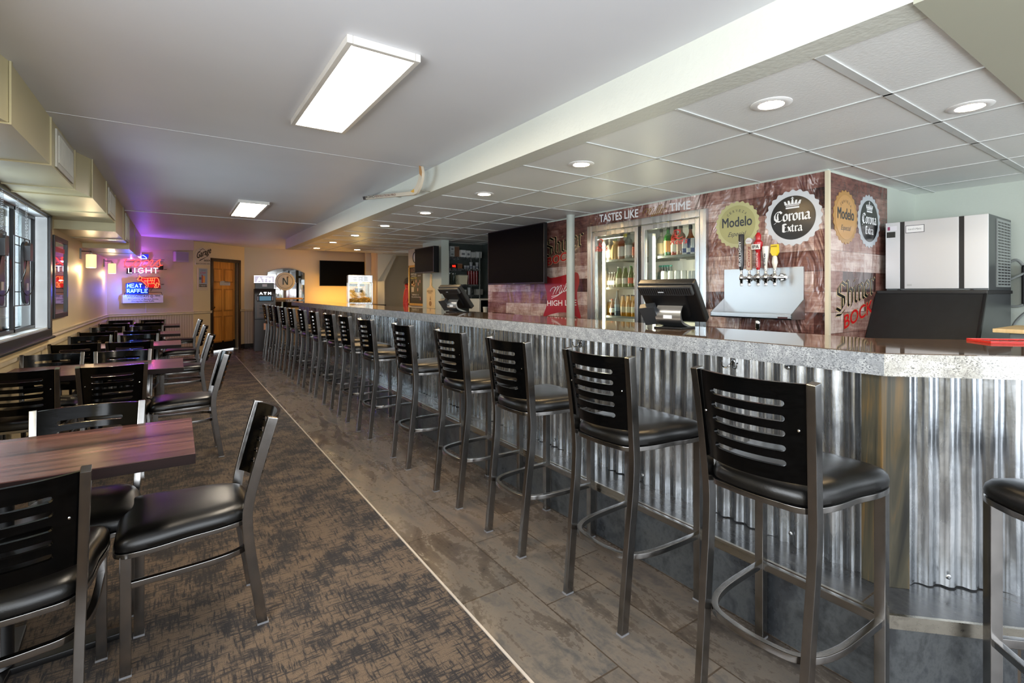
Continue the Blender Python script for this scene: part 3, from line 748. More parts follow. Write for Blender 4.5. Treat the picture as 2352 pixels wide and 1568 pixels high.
def make_seat(name, kind):
    """origin on the floor under the seat's middle; the sitter faces +y"""
    t = empty(name); S = T(0, -.22, 0); stool = kind == 'stool'
    zf = .714 if stool else .425; top = 1.095 if stool else .838
    if stool:
        back = [(.163, 0, 0), (.164, .015, .15), (.166, .035, .35), (.169, .056, .54), (.171, .062, .66), (.173, .055, .76), (.180, .035, .95), (.187, .015, top)]
    else:
        back = [(.164, .0, 0), (.165, .018, .12), (.167, .042, .28), (.170, .055, .40), (.173, .052, .50), (.180, .012, .67), (.187, -.035, top)]
    def mk(mb, nm, mat, **kw):
        mb.bm.transform(S); return mb.build(nm, mat, t, **kw)
    for s_ in (-1, 1):
        m = MB(); m.tube(smoothpath([(s_ * x, y, z) for x, y, z in back], 4), 0, rect=(.026, .038), ref=(1, 0, 0)); lg = mk(m, 'back_leg', M['steel'], bevel=.003)
        m = MB(); m.box(s_ * back[0][0] - .015, -.021, 0, s_ * back[0][0] + .015, .021, .007); m.bm.transform(S); m.build('foot_glide', M['glide'], lg)
    for s_ in (-1, 1):
        m = MB(); m.tube([(s_ * .2, .44, .004), (s_ * .2, .44, zf)], 0, rect=(.033, .033), ref=(1, 0, 0)); lg = mk(m, 'front_leg', M['steel'], bevel=.003)
        m = MB(); m.box(s_ * .2 - .018, .422, 0, s_ * .2 + .018, .458, .007); m.bm.transform(S); m.build('foot_glide', M['glide'], lg)
    mk(seat_band(zf + .002), 'seat_frame', M['steel'], bevel=.002)
    mk(cushion(zf + .009), 'seat_cushion', M['vinyl'], smooth=True)
    zr = .285 if stool else .315
    yb = .014 if stool else .036
    half = [(.2, .43), (.196, .30), (.188, .18), (.168, .09 + yb * .3), (.13, .03 + yb * .7), (.07, yb + .006), (0, yb)]
    pts = half + [(-x, y) for x, y in half[-2::-1]]
    m = MB(); m.tube(smoothpath([(x, y, zr) for x, y in pts], 5), 0, rect=(.022, .022), ref=(0, 0, 1)); mk(m, 'foot_ring' if stool else 'stretcher', M['steel'], bevel=.003)
    if stool:
        m = MB(); m.box(-.19, .43, zr - .014, .19, .45, zr + .014); mk(m, 'front_crossbar', M['steel'], bevel=.003)
    p0 = back[-3] ; z0 = top - .300; 
    if stool: y0_, y1_, w0, w1 = .052, .015, .165, .177
    else: y0_, y1_, w0, w1 = .045, -.035, .165, .177
    mk(back_panel(z0, top - .004, y0_, y1_, w0, w1), 'backrest', M['blackwood'], smooth=True)
    for s_ in (-1, 1):
        m = MB()
        for zz, ww, yy in ((top - .14, (w0 + w1) / 2 - .022, y1_ * .5 + y0_ * .5),):
            m.lathe([(.004, 0), (.004, .002), (.002, .003)], 8, T(s_ * ww, yy - .022, zz) @ RX(R(90)))
        mk(m, 'screw', M['chrome'])
    return t

stool0 = make_seat('bar_stool', 'stool')
ORD = ['first', 'second', 'third', 'fourth', 'fifth', 'sixth', 'seventh', 'eighth', 'ninth', 'tenth', 'eleventh', 'twelfth', 'thirteenth', 'fourteenth', 'fifteenth']
near = [.655, 1.334, 2.018, 2.70, 3.51, 4.44, 5.14, 5.81, 6.57, 7.32, 8.10, 8.85, 9.51, 10.17, 10.85]
rot_j = [0, .5, -.5, .5, -1, 1, 0, 1.5, -1, .5, 0, 1, -1, .5, -2]
for i, y in enumerate(near):
    o = stool0 if i == 0 else copy_tree(stool0)
    o.location = (1.452 + .22, y + .20, 0); o.rotation_euler = (0, 0, R(-90 + rot_j[i]))
    lab = ['largest black slatted bar stool, nearest the camera beside the wooden corner posts', 'second bar stool from the camera, black slatted back and steel legs'][i] if i < 2 else \
          ('last bar stool at the far end of the bar, in front of the cash machine' if i == 14 else 'black slatted steel bar stool, %s from the camera along the long bar' % ORD[i])
    tag(o, lab, 'bar stool', 'bar stools along the bar')
o = copy_tree(stool0); o.location = (2.225 - .22 * .707 - .02, .305 - .22 * .707 - .02, 0); o.rotation_euler = (0, 0, R(-45))
tag(o, 'bar stool cut off by the right edge, facing the angled end of the bar', 'bar stool', 'bar stools along the bar')

chair0 = make_seat('dining_chair', 'chair')
TAB = [(2.148, 2.764, .055), (4.65, 5.29, .04), (6.66, 7.28, .035), (8.44, 9.06, .035), (10.50, 11.10, .035)]
TN = ['nearest table', 'second table from the camera', 'third table from the camera', 'fourth table from the camera', 'farthest table']
def place_chair(x, y, rz, lab, first=False):
    o = chair0 if first else copy_tree(chair0)
    o.location = (x, y, 0); o.rotation_euler = (0, 0, R(rz)); tag(o, lab, 'chair', 'slatted chairs around the wall tables')
# back top is at local y -.255
place_chair(-.42, 1.92 + .205, 3, 'black slatted chair in the bottom left corner, its back to the camera', True)
place_chair(-.325, 2.86 - .205, 180, 'chair on the far side of the nearest table, slotted back facing the camera')
place_chair(-.845, 2.90 - .235, 180, 'chair at the left edge of the photo on the far side of the nearest table')
place_chair(.31 - .245, 2.405, 91, 'foreground chair seen from the side at the aisle end of the nearest table')
ys = [(4.44, 5.47), (6.45, 7.46), (8.20, 9.22), (10.22, 11.28)]
for i, (yn, yf) in enumerate(ys):
    tn = TN[i + 1]
    place_chair(-.395 + (.01, .0, .0, .0)[i], yn + .255, (2, -3, 1, 0)[i], 'chair at the %s, near side, aisle half, back to the camera' % tn)
    place_chair((-.85, -.85, -.84, -.85)[i], yn + .255 + .02, (-1, 2, -2, 0)[i], 'chair at the %s, near side, wall half, back to the camera' % tn)
    place_chair((-.39, -.38, -.38, -.38)[i], yf - .245, (180, 182, 179, 180)[i], 'chair at the %s, far side, aisle half, facing the camera' % tn)
    place_chair((-.85, -.835, -.845, -.845)[i], yf - .22, 180, 'chair at the %s, far side, wall half, facing the camera' % tn)
    place_chair(.31 - .235 + (0, 0, .01, .01)[i], (4.85, 6.96, 8.88, 10.86)[i], (91, 90, 88, 90)[i], 'chair at the aisle end of the %s, seen from the side' % tn)

for i, (y0, y1, xr) in enumerate(TAB):
    t = empty('dining_table', (-.5, (y0 + y1) / 2, 0), 0, ['nearest dark red-brown wooden table, large at the left edge', 'second dark wooden wall table from the camera', 'third dark wooden wall table from the camera', 'fourth dark wooden wall table from the camera', 'dark wooden wall table farthest from the camera'][i], 'table', 'dark wooden tables along the left wall')
    hy = (y1 - y0) / 2; xl = -1.035 + .5; xr_ = xr + .5
    m = MB(); m.box(xl, -hy, .722, xr_, hy, .7575); m.build('table_edge', M['tedge'], t)
    m = MB(); m.box(xl + .001, -hy + .001, .7575, xr_ - .001, hy - .001, .7605); m.build('tabletop', M['table'], t)
    m = MB(); m.lathe([(.045, .03), (.038, .05), (.038, .69), (.06, .70), (.06, .722)], 20, T(-.02, 0, 0)); m.build('column', M['black'], t, smooth=True)
    m = MB(); m.prism([(-.37, -.025), (-.37, .025), (-.02, .045), (.33, .025), (.33, -.025), (-.02, -.045)], .008, .032); m.build('base_bar', M['black'], t, bevel=.006)
    m = MB(); m.prism([(-.045, -.25), (.005, -.25), (.02, 0), (.005, .25), (-.045, .25), (-.06, 0)], .009, .031); m.build('base_bar', M['black'], t, bevel=.006)

# ================================================================== BAR BACK WALL: printed vinyl, lettering, caps
def poly(mb, X, pts, c0, c1): mb.prism(pts, c0, c1, X)
def cap_graphic(parent, wall, px, py, r, rimc, facec, kind):
    a, b = wall.uv(px, py); X = wall.mat(a, b, 0)
    m = MB(); N = 126; poly(m, X, [(r * (1 + .035 * math.cos(24 * 2 * PI * i / N)) * math.cos(2 * PI * i / N), r * (1 + .035 * math.cos(24 * 2 * PI * i / N)) * math.sin(2 * PI * i / N)) for i in range(N)], .004, .007)
    o = m.build('bottle_cap_print', P(rimc, .25), parent)
    m = MB(); k = .80 if kind == 'C' else .84; poly(m, X, [(k * r * math.cos(2 * PI * i / 60), k * r * math.sin(2 * PI * i / 60)) for i in range(60)], .007, .0085); m.build('cap_face', P(facec, .2), o)
    m = MB(); X = wall.mat(a, b, .0092)
    if kind == 'C':
        black_letter(m, X, 'Corona', -.66 * r, .64 * r, -.10 * r, .26 * r, .075 * r)
        black_letter(m, X, 'Extra', -.36 * r, .36 * r, -.50 * r, .20 * r, .055 * r)
        m.build('lettering', P('#e6e8ea', .3), o); m = MB()
        m.box(-.24 * r, .34 * r, 0, .24 * r, .40 * r, .001, X); m.box(-.24 * r, .43 * r, 0, .24 * r, .46 * r, .001, X)
        for i in range(-2, 3):
            m.add([(i * .11 * r - .055 * r, .48 * r, 0), (i * .11 * r + .055 * r, .48 * r, 0), (i * .14 * r + .03 * r, (.66 - .02 * abs(i)) * r, 0), (i * .14 * r - .03 * r, (.66 - .02 * abs(i)) * r, 0)], [(0, 1, 2, 3)], X)
        m.box(-.02 * r, .66 * r, 0, .02 * r, .76 * r, .001, X); m.box(-.05 * r, .70 * r, 0, .05 * r, .72 * r, .001, X)
        m.build('crown', P('#e6e8ea', .3), o)
    else:
        put_text(m, X, 'Modelo', -.70 * r, .70 * r, -.08 * r, .42 * r, bold=.03)
        put_text(m, X, 'Especial', -.42 * r, .44 * r, -.50 * r, .20 * r, shear=.45)
        for i, ch in enumerate('CERVEZA'):
            th = R(90 + (3 - i) * 14); put_text(m, X @ RZ(th - R(90)), ch, -.04 * r, .04 * r, .56 * r, .11 * r)
        m.build('lettering', P('#2b3138', .3), o)
def vinyl_sheet(lab, boxes, mat, name='wall_covering'):
    t = empty(name, (3.83, 4, 1.0), 0, lab, 'wall covering')
    m = MB()
    for b in boxes: m.box(*b)
    at0(m.build('vinyl_sheet', mat, t)); return t
def p_at(o): return o
vA = vinyl_sheet('printed wood plank vinyl behind the big television, with a red beer badge', [(3.826, 4.10, .9, 3.83, 6.285, 2.21)], M['mural'])
vB = vinyl_sheet('printed wood plank vinyl around the glass cooler and beer taps, with two bottle caps', [(3.826, 1.66, .9, 3.83, 2.60, 2.21), (3.826, 2.60, 2.075, 3.83, 4.10, 2.21)], M['muralc'])
vC = vinyl_sheet('printed wood plank vinyl on the narrow wall face beside the ice machine', [(3.845, 1.647, .9, 4.87, 1.651, 2.205)], M['muralx'])
class Sub:  # parts built in room coordinates under a thing that stands elsewhere
    pass
_mb_build = MB.build
def _build(s, name, mat, parent=None, **kw):
    """a mesh given in room coordinates stays in room coordinates under its parent"""
    world_ = getattr(s, 'world', False)
    if world_ and parent is not None:
        off = Vector((0, 0, 0)); q = parent
        loc = None
        chain = []
        Mx = Matrix.Identity(4)
        while q is not None:
            Mx = (Matrix.Translation(q.location) @ q.rotation_euler.to_matrix().to_4x4()) @ Mx; q = q.parent
        s.bm.transform(Mx.inverted())
    return _mb_build(s, name, mat, parent, **kw)
MB.build = _build
def WMB():
    m = MB(); m.world = True; return m
_prim = MB
class MBW(MB):
    def __init__(s): super().__init__(); s.world = True
_cap = cap_graphic
MB_local = MB
MB = MBW            # from here on, meshes are given in room coordinates unless MB_local is used
cap_graphic(vB, WM, 1693.6, 516, .188, '#b9b785', '#a9a673', 'M')
cap_graphic(vB, WM, 1821.5, 500, .205, '#c9cdd2', '#17191c', 'C')
cap_graphic(vC, WS, 1940, 499, .195, '#a77f48', '#b98d55', 'M')
cap_graphic(vC, WS, 1994, 508.5, .203, '#aeb4ba', '#111316', 'C')
def print_text(par, wall, name, col, txt, p0, p1, hpx, bold=0, shear=0, c=.0052, outline=None, style='font'):
    a0, b0 = wall.uv(*p0); a1, b1 = wall.uv(*p1)
    h = abs(wall.uv(p0[0], p0[1] - hpx)[1] - b0)
    for i, (cc, bd, ox) in enumerate(([(outline, .045, 0)] if outline else []) + [(col, bold, 0)]):
        m = MB(); X = wall.mat(0, 0, c + .0012 * i)
        if style == 'font': put_text(m, X, txt, a0, a1, b0, h, bold=bd if i or not outline else bold + .04, shear=shear, rise=b1 - b0)
        elif style == 'black': black_letter(m, X, txt, a0, a1, b0, h, h * (.32 if (i == 0 and outline) else .21), rise=(b1 - b0) / (a1 - a0))
        elif style == 'miller': script_miller(m, X, a0, a1, b0, h, h * .13, rise=(b1 - b0) / (a1 - a0), shear=shear)
        o = m.build(name if i or not outline else name + '_outline', P(cc, .3), par)
    return o
print_text(vB, WM, 'header_lettering', '#e2e4e6', 'TASTES LIKE', (1377.5, 510.5), (1467, 498), 17, bold=.035)
print_text(vB, WM, 'script_lettering', '#8a6b35', 'Miller', (1474, 501), (1528, 488), 19, style='miller', shear=.8)
print_text(vB, WM, 'header_lettering', '#e2e4e6', 'TIME', (1538.6, 485.5), (1587, 479.5), 18, bold=.035)
# side face: Shiner BOCK
print_text(vC, WS, 'gothic_lettering', '#0e0b09', 'Shiner', (1919, 716), (2008, 672), 40, style='black', outline='#d9c493')
print_text(vC, WS, 'red_lettering', '#c0131c', 'BOCK', (1937, 755), (2002, 716), 31, bold=.03, outline='#b79a6a')
# left sheet
print_text(vA, WM, 'gothic_lettering', '#0e0b09', 'Shiner', (1254, 590), (1342, 562), 25, style='black', outline='#d9c493')
print_text(vA, WM, 'red_lettering', '#b0161c', 'BOCK', (1259, 610), (1318, 592), 18, bold=.03, outline='#d6c7a0')
pts = [(1249, 726), (1256, 702), (1257, 678), (1252, 655), (1250, 631), (1266, 638), (1288, 634), (1308, 629), (1327, 626), (1331, 648), (1326, 672), (1328, 700), (1334, 731), (1312, 720), (1290, 717), (1268, 721)]
m = MB(); poly(m, WM.mat(), [p.to_2d() for p in smoothpath([(*WM.uv(*q), 0) for q in pts], 4, True)], .004, .0055); badge = m.build('red_badge', P('#a02a30', .25), vA)
print_text(vA, WM, 'script_lettering', '#eceae6', 'Miller', (1262, 679), (1318, 664), 17, style='miller', c=.0065, shear=.6)
print_text(vA, WM, 'badge_lettering', '#eceae6', 'HIGH LIFE', (1258, 702), (1325, 701), 12, bold=.02, c=.0065)
m = MB()
m.add([WM.mat(0, 0, .0052) @ Vector((*WM.uv(*q), 0)) for q in ((1268, 731), (1274, 732), (1288, 750), (1276, 750), (1271, 742))], [(0, 1, 2, 3, 4)]); m.build('white_flash', P('#d9d6d0'), vA)
# corner strip where the two sheets meet
m = MB(); m.box(3.812, 1.636, .9, 3.842, 1.662, 2.21); tag(m.build('corner_strip', P('#cfc6ae')), 'pale vertical strip on the outer wall corner between the two bottle cap prints', 'corner strip')
m = MB(); m.lathe([(.047, 1.0), (.047, 2.225)], 28, T(3.72, 4.30, 0)); m.lathe([(.047, 0), (.047, 1.0)], 28, T(3.72, 4.30, 0)); o = m.build('support_pipe', M['pipe'], smooth=True); tag(o, 'grey-green round steel pipe column left of the glass door cooler', 'pipe')

# ------------------------------------------------------------------ televisions
def tv(name, lab, x, y0, y1, z0, z1, th, wallx):
    t = empty(name, (x, (y0 + y1) / 2, z0), 0, lab, 'television')
    m = MB(); m.box(x, y0, z0, x + th, y1, z1); m.build('casing', M['black'], t, bevel=.006)
    m = MB(); m.box(x - .001, y0 + .012, z0 + .018, x + .001, y1 - .012, z1 - .012); m.build('screen', M['screen'], t)
    m = MB(); ym = (y0 + y1) / 2; m.box(x - .0015, ym - .02, z0 + .005, x + .001, ym + .02, z0 + .012); m.build('badge', P('#6b6e72'), t)
    m = MB(); zm = (z0 + z1) / 2; m.box(x + th, ym - .15, zm - .12, x + th + .02, ym + .15, zm + .12); m.box(x + th + .01, ym - .04, zm - .04, wallx, ym + .04, zm + .04); m.build('wall_bracket', M['black'], t)
    return t
tv('television', 'large black wall television left of the pipe column', 3.60, 4.64, 5.92, 1.448, 2.179, .05, 3.825)
tv('television', 'small black television on the pillar above the wooden pizza paddle', 3.46, 7.40, 8.17, 1.67, 2.105, .10, 3.68)
t = empty('television', (3.58, 13.25, 1.50), 0, 'black television on the far wall behind the popcorn machine', 'television')
m = MB(); m.box(3.02, 13.24, 1.50, 4.16, 13.29, 2.16, T(3.58, 13.25, 0) @ RZ(R(-3)) @ T(-3.58, -13.25, 0)); m.build('casing', M['black'], t, bevel=.006)
m = MB(); m.box(3.03, 13.238, 1.515, 4.15, 13.241, 2.15, T(3.58, 13.25, 0) @ RZ(R(-3)) @ T(-3.58, -13.25, 0)); m.build('screen', M['screen'], t)
m = MB(); m.box(3.5, 13.28, 1.78, 3.66, 13.475, 1.9); m.build('wall_bracket', M['black'], t)

# ------------------------------------------------------------------ glass door cooler
ck = empty('drinks_cooler', (4.1, 3.35, 0), 0, 'two-door glass drinks cooler with stainless frame, lit inside', 'cooler')
m = MB()
for b in ((3.79, 2.60, 0, 3.84, 2.665, 2.075), (3.79, 4.03, 0, 3.84, 4.10, 2.075), (3.79, 2.665, 2.01, 3.84, 4.03, 2.075), (3.79, 2.665, 0, 3.84, 4.03, .12)): m.box(*b)
m.build('outer_frame', M['stain'], ck, bevel=.004)
m = MB(); m.box(3.84, 2.62, .05, 4.52, 2.64, 2.06); m.box(3.84, 4.07, .05, 4.52, 4.09, 2.06); m.box(4.50, 2.62, .05, 4.52, 4.09, 2.06); m.box(3.84, 2.62, .05, 4.52, 4.09, .07); m.box(3.84, 2.62, 2.04, 4.52, 4.09, 2.06)
m.build('inner_liner', M['white'], ck)
for y0, y1, tx in ((3.37, 4.025, 0), (2.67, 3.33, 1)):
    m = MB()
    for b in ((3.795, y0, .13, 3.83, y0 + .045, 2.0), (3.795, y1 - .045, .13, 3.83, y1, 2.0), (3.795, y0 + .045, 1.955, 3.83, y1 - .045, 2.0), (3.795, y0 + .045, .13, 3.83, y1 - .045, .19)): m.box(*b)
    d = m.build('cooler_door', M['stain'], ck, bevel=.003)
    m = MB(); m.box(3.811, y0 + .045, .19, 3.815, y1 - .045, 1.955); m.build('glass_pane', M['glass'], d)
    m = MB(); m.box(3.792, y1 - .05 if tx == 0 else y0 + .0, 1.0, 3.80, y1 - .035 if tx == 0 else y0 + .015, 1.42); m.build('door_pull', M['stain'], d)
    wv_ = Wall((3.81, y1, 0), (0, -1, 0)); m = MB()
    a0 = .06 if tx == 0 else .36
    pen(m, wv_.mat(0, 0, .0005), [[(p.x, p.y) for p in smoothpath([(0, .6, 0), (.3, 1, 0), (.7, .9, 0), (.65, .5, 0), (.3, .45, 0), (.35, .8, 0)], 4)], [(-.1, .1), (.3, .3), (.6, .1), (1, .25)]], a0, 1.83, .12, .09, .014)
    put_text(m, wv_.mat(0, 0, .0005), "Red's", a0 - .02, a0 + .17, 1.79, .05, bold=.02, shear=.3); m.build('red_sticker', P('#c4302a'), d)
m = MB(); m.box(3.80, 3.335, .13, 3.83, 3.365, 2.0); m.build('centre_mullion', M['black'], ck)
tube_m = glow('cooler_tube', '#fdf3d2', 30.0)
for y in (3.975, 3.275):
    m = MB(); m.box(3.90, y, .3, 3.945, y + .05, 1.93); h_ = m.build('tube_housing', M['white'], ck)
    m = MB(); m.lathe([(.012, .35), (.012, 1.88)], 12, T(3.915, y - .008, 0)); m.build('light_tube', tube_m, h_, smooth=True)
SHZ = (1.700, 1.395, 1.085, .78)
for y0, y1 in ((3.34, 3.96), (2.66, 3.25)):
    for z in SHZ:
        m = MB(); m.box(3.945, y0, z - .018, 3.953, y1, z + .004); m.box(4.40, y0, z - .018, 4.408, y1, z)
        for k in range(7): m.box(3.945, y0 + k * (y1 - y0 - .006) / 6, z - .008, 4.408, y0 + k * (y1 - y0 - .006) / 6 + .006, z)
        for k in range(16): m.box(3.953 + k * .03, y0, z - .003, 3.957 + k * .03, y1, z)
        m.build('wire_shelf', M['grey'], ck)
# bottles and cans
def glassc(h, r=.08): 
    k = 'g' + h + str(r)
    if k not in M:
        s_ = NT('bottle_glass'); s_.set(Base_Color=lin(h), Roughness=r, Specular_IOR_Level=.6, Coat_Weight=.4, Transmission_Weight=.35); M[k] = s_.m
    return M[k]
BOT = {'beer': ([(.029, 0), (.0305, .008), (.0305, .125), (.026, .150), (.0145, .178), (.0125, .215), (.0135, .222)], (.0315, .045, .105), (.0145, .218, .232)),
       'liquor': ([(.040, 0), (.042, .008), (.042, .185), (.036, .205), (.017, .225), (.0145, .275)], (.043, .04, .15), (.017, .262, .30)),
       'round': ([(.045, 0), (.055, .03), (.058, .09), (.050, .15), (.024, .19), (.016, .22), (.015, .255)], (.059, .06, .10), (.018, .245, .285)),
       'can': ([(.024, 0), (.029, .010), (.029, .135), (.024, .150)], (.0292, .02, .06), (.0235, .1495, .152)),
       'jar': ([(.05, 0), (.055, .01), (.055, .13), (.045, .15)], (.0555, .03, .10), (.047, .15, .175))}
def bottle(kind, y, z, x, body, lab, capc, text, group=None, label_mat=None, name=None, cat=None, hk=1.0):
    prof, (lr, l0, l1), (cr, c0, c1) = BOT[kind]
    nm = name or ('drink_can' if kind == 'can' else 'bottle')
    t = empty(nm, (x, y, z), 0, text, cat or ('can' if kind == 'can' else 'bottle'), group)
    m = MB_local(); m.lathe([(0, 0)] + [(r, zz * hk) for r, zz in prof], 18); m.build('can_body' if kind == 'can' else 'glass_body', glassc(body) if kind != 'can' else P(body, .25), t, smooth=True)
    if lab: m = MB_local(); m.lathe([(lr, l0 * hk), (lr, l1 * hk)], 18); m.build('label', P(lab, .45), t, smooth=True)
    m = MB_local(); m.lathe([(cr * .9, c0 * hk), (cr, c0 * hk + .002), (cr, c1 * hk - .002), (cr * .85, c1 * hk)], 14); m.build('lid' if kind == 'can' else 'cap', P(capc, .35), t, smooth=True)
    return t
def yx(px, x): d = x * 1370.3 / (px - 407); return (d - .561 * x) / .828
G = 'drinks in the cooler'
x1, x2 = 4.01, 4.10
zt, zm_, zb, zl = SHZ
sh = lambda s_: 'inside the cooler, ' + s_
# left door, top shelf
bottle('liquor', yx(1399, x1), zt, x1, '#b9b0a0', '#e6e2da', '#cfd0cc', 'white labelled bottle beside the light tube on the top shelf of the left cooler door', hk=.8)
t = empty('wrapped_bottle', (x1, yx(1413, x1), zt), 0, 'bottle wrapped in crumpled tan paper on the top left cooler shelf', 'bottle')
m = MB_local(); rn = random.Random(4)
prof = [(.032, 0), (.045, .02), (.045, .10), (.036, .15), (.02, .19), (.03, .21)]
vs, fs = [], []
for r_, z_ in prof:
    for k in range(18): q = r_ * (1 + .14 * (k % 2) + rn.uniform(-.06, .06)); vs.append((q * math.cos(k * PI / 9), q * math.sin(k * PI / 9), z_))
for i in range(5):
    for k in range(18): a_, b_ = i * 18 + k, i * 18 + (k + 1) % 18; fs.append((a_, b_, b_ + 18, a_ + 18))
fs.append(tuple(range(18))[::-1]); fs.append(tuple(range(90, 108)))
m.add(vs, fs); m.build('paper_wrap', P('#c9a873', .7), t)
m = MB_local(); m.lathe([(.015, .19), (.013, .24), (.006, .245), (.004, .265)], 12); m.build('spout', P('#5a8f4a'), t, smooth=True)
bottle('liquor', yx(1427, x1), zt, x1, '#a8512a', '#e9e4df', '#3a2a22', 'amber whiskey bottle with a white label and red seal, top left cooler shelf', hk=.95)
bottle('liquor', yx(1443, x1), zt, x1, '#9fa79f', '#e6e6e4', '#2b2b2b', 'tall clear bottle with a white label, centre of the top left cooler shelf')
bottle('liquor', yx(1460, x1), zt, x1, '#7a2a18', '#c1401f', '#22150f', 'dark bottle with an orange-red label, top left cooler shelf by the door edge', hk=.8)
bottle('liquor', yx(1430, 4.16), zt, 4.16, '#b9bdb0', '#dfe0d8', '#d8c81e', 'bottle with a bright yellow cap at the back of the top left cooler shelf', hk=1.0)
bottle('liquor', yx(1437, 4.16), zt, 4.16, '#b0b8ae', '#d8dad2', '#d8c81e', 'second yellow capped bottle at the back of the top left cooler shelf', hk=1.0)
# left door, middle shelf
for i, px in enumerate((1399, 1406, 1412)): bottle('beer', yx(px, 4.02), zm_, 4.02, '#4b5560', '#d9dadc', '#9aa0a6', 'small dark bottle with white label, left end of middle left cooler shelf', 'three small dark bottles on the middle left cooler shelf', hk=.75)
bottle('beer', yx(1420, x1), zm_, x1, '#23701d', '#e3ded2', '#d8d8d2', 'green beer bottle with a white and red label, middle left cooler shelf')
bottle('beer', yx(1434, x1), zm_, x1, '#1f6a18', '#cfd3cf', '#d8dcd2', 'green beer bottle with a round silver label, middle left cooler shelf')
bottle('beer', yx(1448, x1), zm_, x1, '#246a1c', '#c9472f', '#2f8b3a', 'green beer bottle with an orange cross label, middle left cooler shelf')
bottle('beer', yx(1461, x1), zm_, x1, '#2a1c16', '#cfd0d6', '#c0342c', 'dark beer bottle with a red cap, middle left cooler shelf')
for i, px in enumerate((1424, 1437, 1450, 1461)): bottle('beer', yx(px, 4.12), zm_, 4.12, '#2b7a22', None, '#cfcfca', 'green beer bottle in the back row of the middle left cooler shelf', 'back row of green bottles on the middle left cooler shelf')
# left door, lower shelf
bottle('jar', yx(1401, 4.12), zb, 4.12, '#c9921b', '#d9a92a', '#dfe0dc', 'glass jar of yellow peppers with a white lid on the lower left cooler shelf', name='pepper_jar', cat='jar')
bottle('beer', yx(1405, x1), zb, x1, '#5a2a14', '#d9cfba', '#8a1f1a', 'short brown bottle with a cream label on the lower left cooler shelf', hk=.8)
bottle('beer', yx(1417, x1), zb, x1, '#3b5a74', '#6f8ea4', '#33414c', 'blue bottle with a blue label on the lower left cooler shelf', hk=1.22)
for i, px in enumerate((1431, 1443, 1456)): bottle('beer', yx(px, x1), zb, x1, '#c98a14', '#e0d6b4', '#2a3248', 'amber labelled beer bottle, front row of the lower left cooler shelf', 'front row of amber bottles on the lower left cooler shelf')
for i, px in enumerate((1428, 1440, 1451, 1462)): bottle('beer', yx(px, 4.12), zb, 4.12, '#d09a2a', None, '#2a3248', 'amber bottle in the back row of the lower left cooler shelf', 'back row of amber bottles on the lower left cooler shelf')
# right door, top shelf
bottle('liquor', yx(1518, 4.14), zt, 4.14, '#b8b8aa', '#d8c9a0', '#3a3f3a', 'clear bottle at the back left of the top right cooler shelf')
POUR = {}
POUR[1534] = bottle('liquor', yx(1534, x1), zt, x1, '#2e7a2a', '#dc9a5c', '#1d1f1d', 'green bottle with a tall orange label and yellow pourer, top right cooler shelf')
POUR[1550] = bottle('liquor', yx(1550, x1), zt, x1, '#b23a1a', '#dcd8c4', '#1d1d1f', 'red-orange liquor bottle with a cream label, top right cooler shelf', hk=.97)
POUR[1563] = bottle('liquor', yx(1563, x1), zt, x1, '#a5826a', '#b09080', '#2b2b2d', 'pale brown bottle with an orange pourer, top right cooler shelf')
POUR[1580] = bottle('round', yx(1585, 4.12), zt, 4.12, '#9a4a12', None, '#202020', 'round brown whiskey bottle with a black cap, top right cooler shelf', hk=1.05)
for px, xx, c_ in ((1534, x1, '#e3c415'), (1550, x1, '#e3c415'), (1563, x1, '#ee6a20'), (1580, 4.12, '#b9d23a')):
    m = MB_local(); m.lathe([(.014, 0), (.012, .02), (.003, .05)], 12, T(0, 0, .291 if px in (1550, 1580) else .30)); m.build('pour_spout', P(c_), POUR[px], smooth=True)
for i, px in enumerate((1573, 1583, 1592, 1602)): bottle('can', yx(px, 3.985), zt, 3.985, ('#c9ccd4', '#1e3468')[i % 2], ('#27407c', '#d0d3da')[i % 2], '#b9bcc0', ['first silver and blue drink can from the left, top right cooler shelf', 'second can from the left, mostly dark blue, top right cooler shelf', 'third can from the left, silver and blue, top right cooler shelf', 'rightmost dark blue can on the top right cooler shelf'][i])
# right door, middle shelf
for i, (px, c_, lb) in enumerate(((1524, '#e0a020', 'orange'), (1540, '#c8305a', 'pink'), (1555, '#b9d0a0', 'green'), (1570, '#e2c22a', 'yellow'))):
    bottle('can', yx(px, x1), zm_, x1, '#e2e4e2', c_, '#c0c3c6', 'white tall can with a %s band on the middle right cooler shelf' % lb, hk=1.06)
for i, (px, c_, lb) in enumerate(((1585, '#a9aaac', 'grey'), (1593, '#4a4c50', 'dark grey'), (1602, '#e08a1c', 'orange circle'))):
    bottle('can', yx(px, 3.985), zm_, 3.985, '#cfd2d4', c_, '#c0c3c6', 'silver can with a %s label at the right of the middle right cooler shelf' % lb)
for i, px in enumerate((1515, 1521, 1527, 1533, 1540)): bottle('beer', yx(px, 4.22), zm_, 4.22, '#5d6a6c', None, '#2f8f80', 'clear bottle with a teal cap at the back of the middle right cooler shelf', 'teal capped bottles at the back of the cooler')
for i, px in enumerate((1530, 1560, 1590, 1604)): bottle('beer', yx(px, x1), zb, x1, '#cfc49a', '#d8d8c0', '#b0b6b8', 'pale bottle on the lower right cooler shelf behind the cash register', 'pale bottles on the lower right cooler shelf')

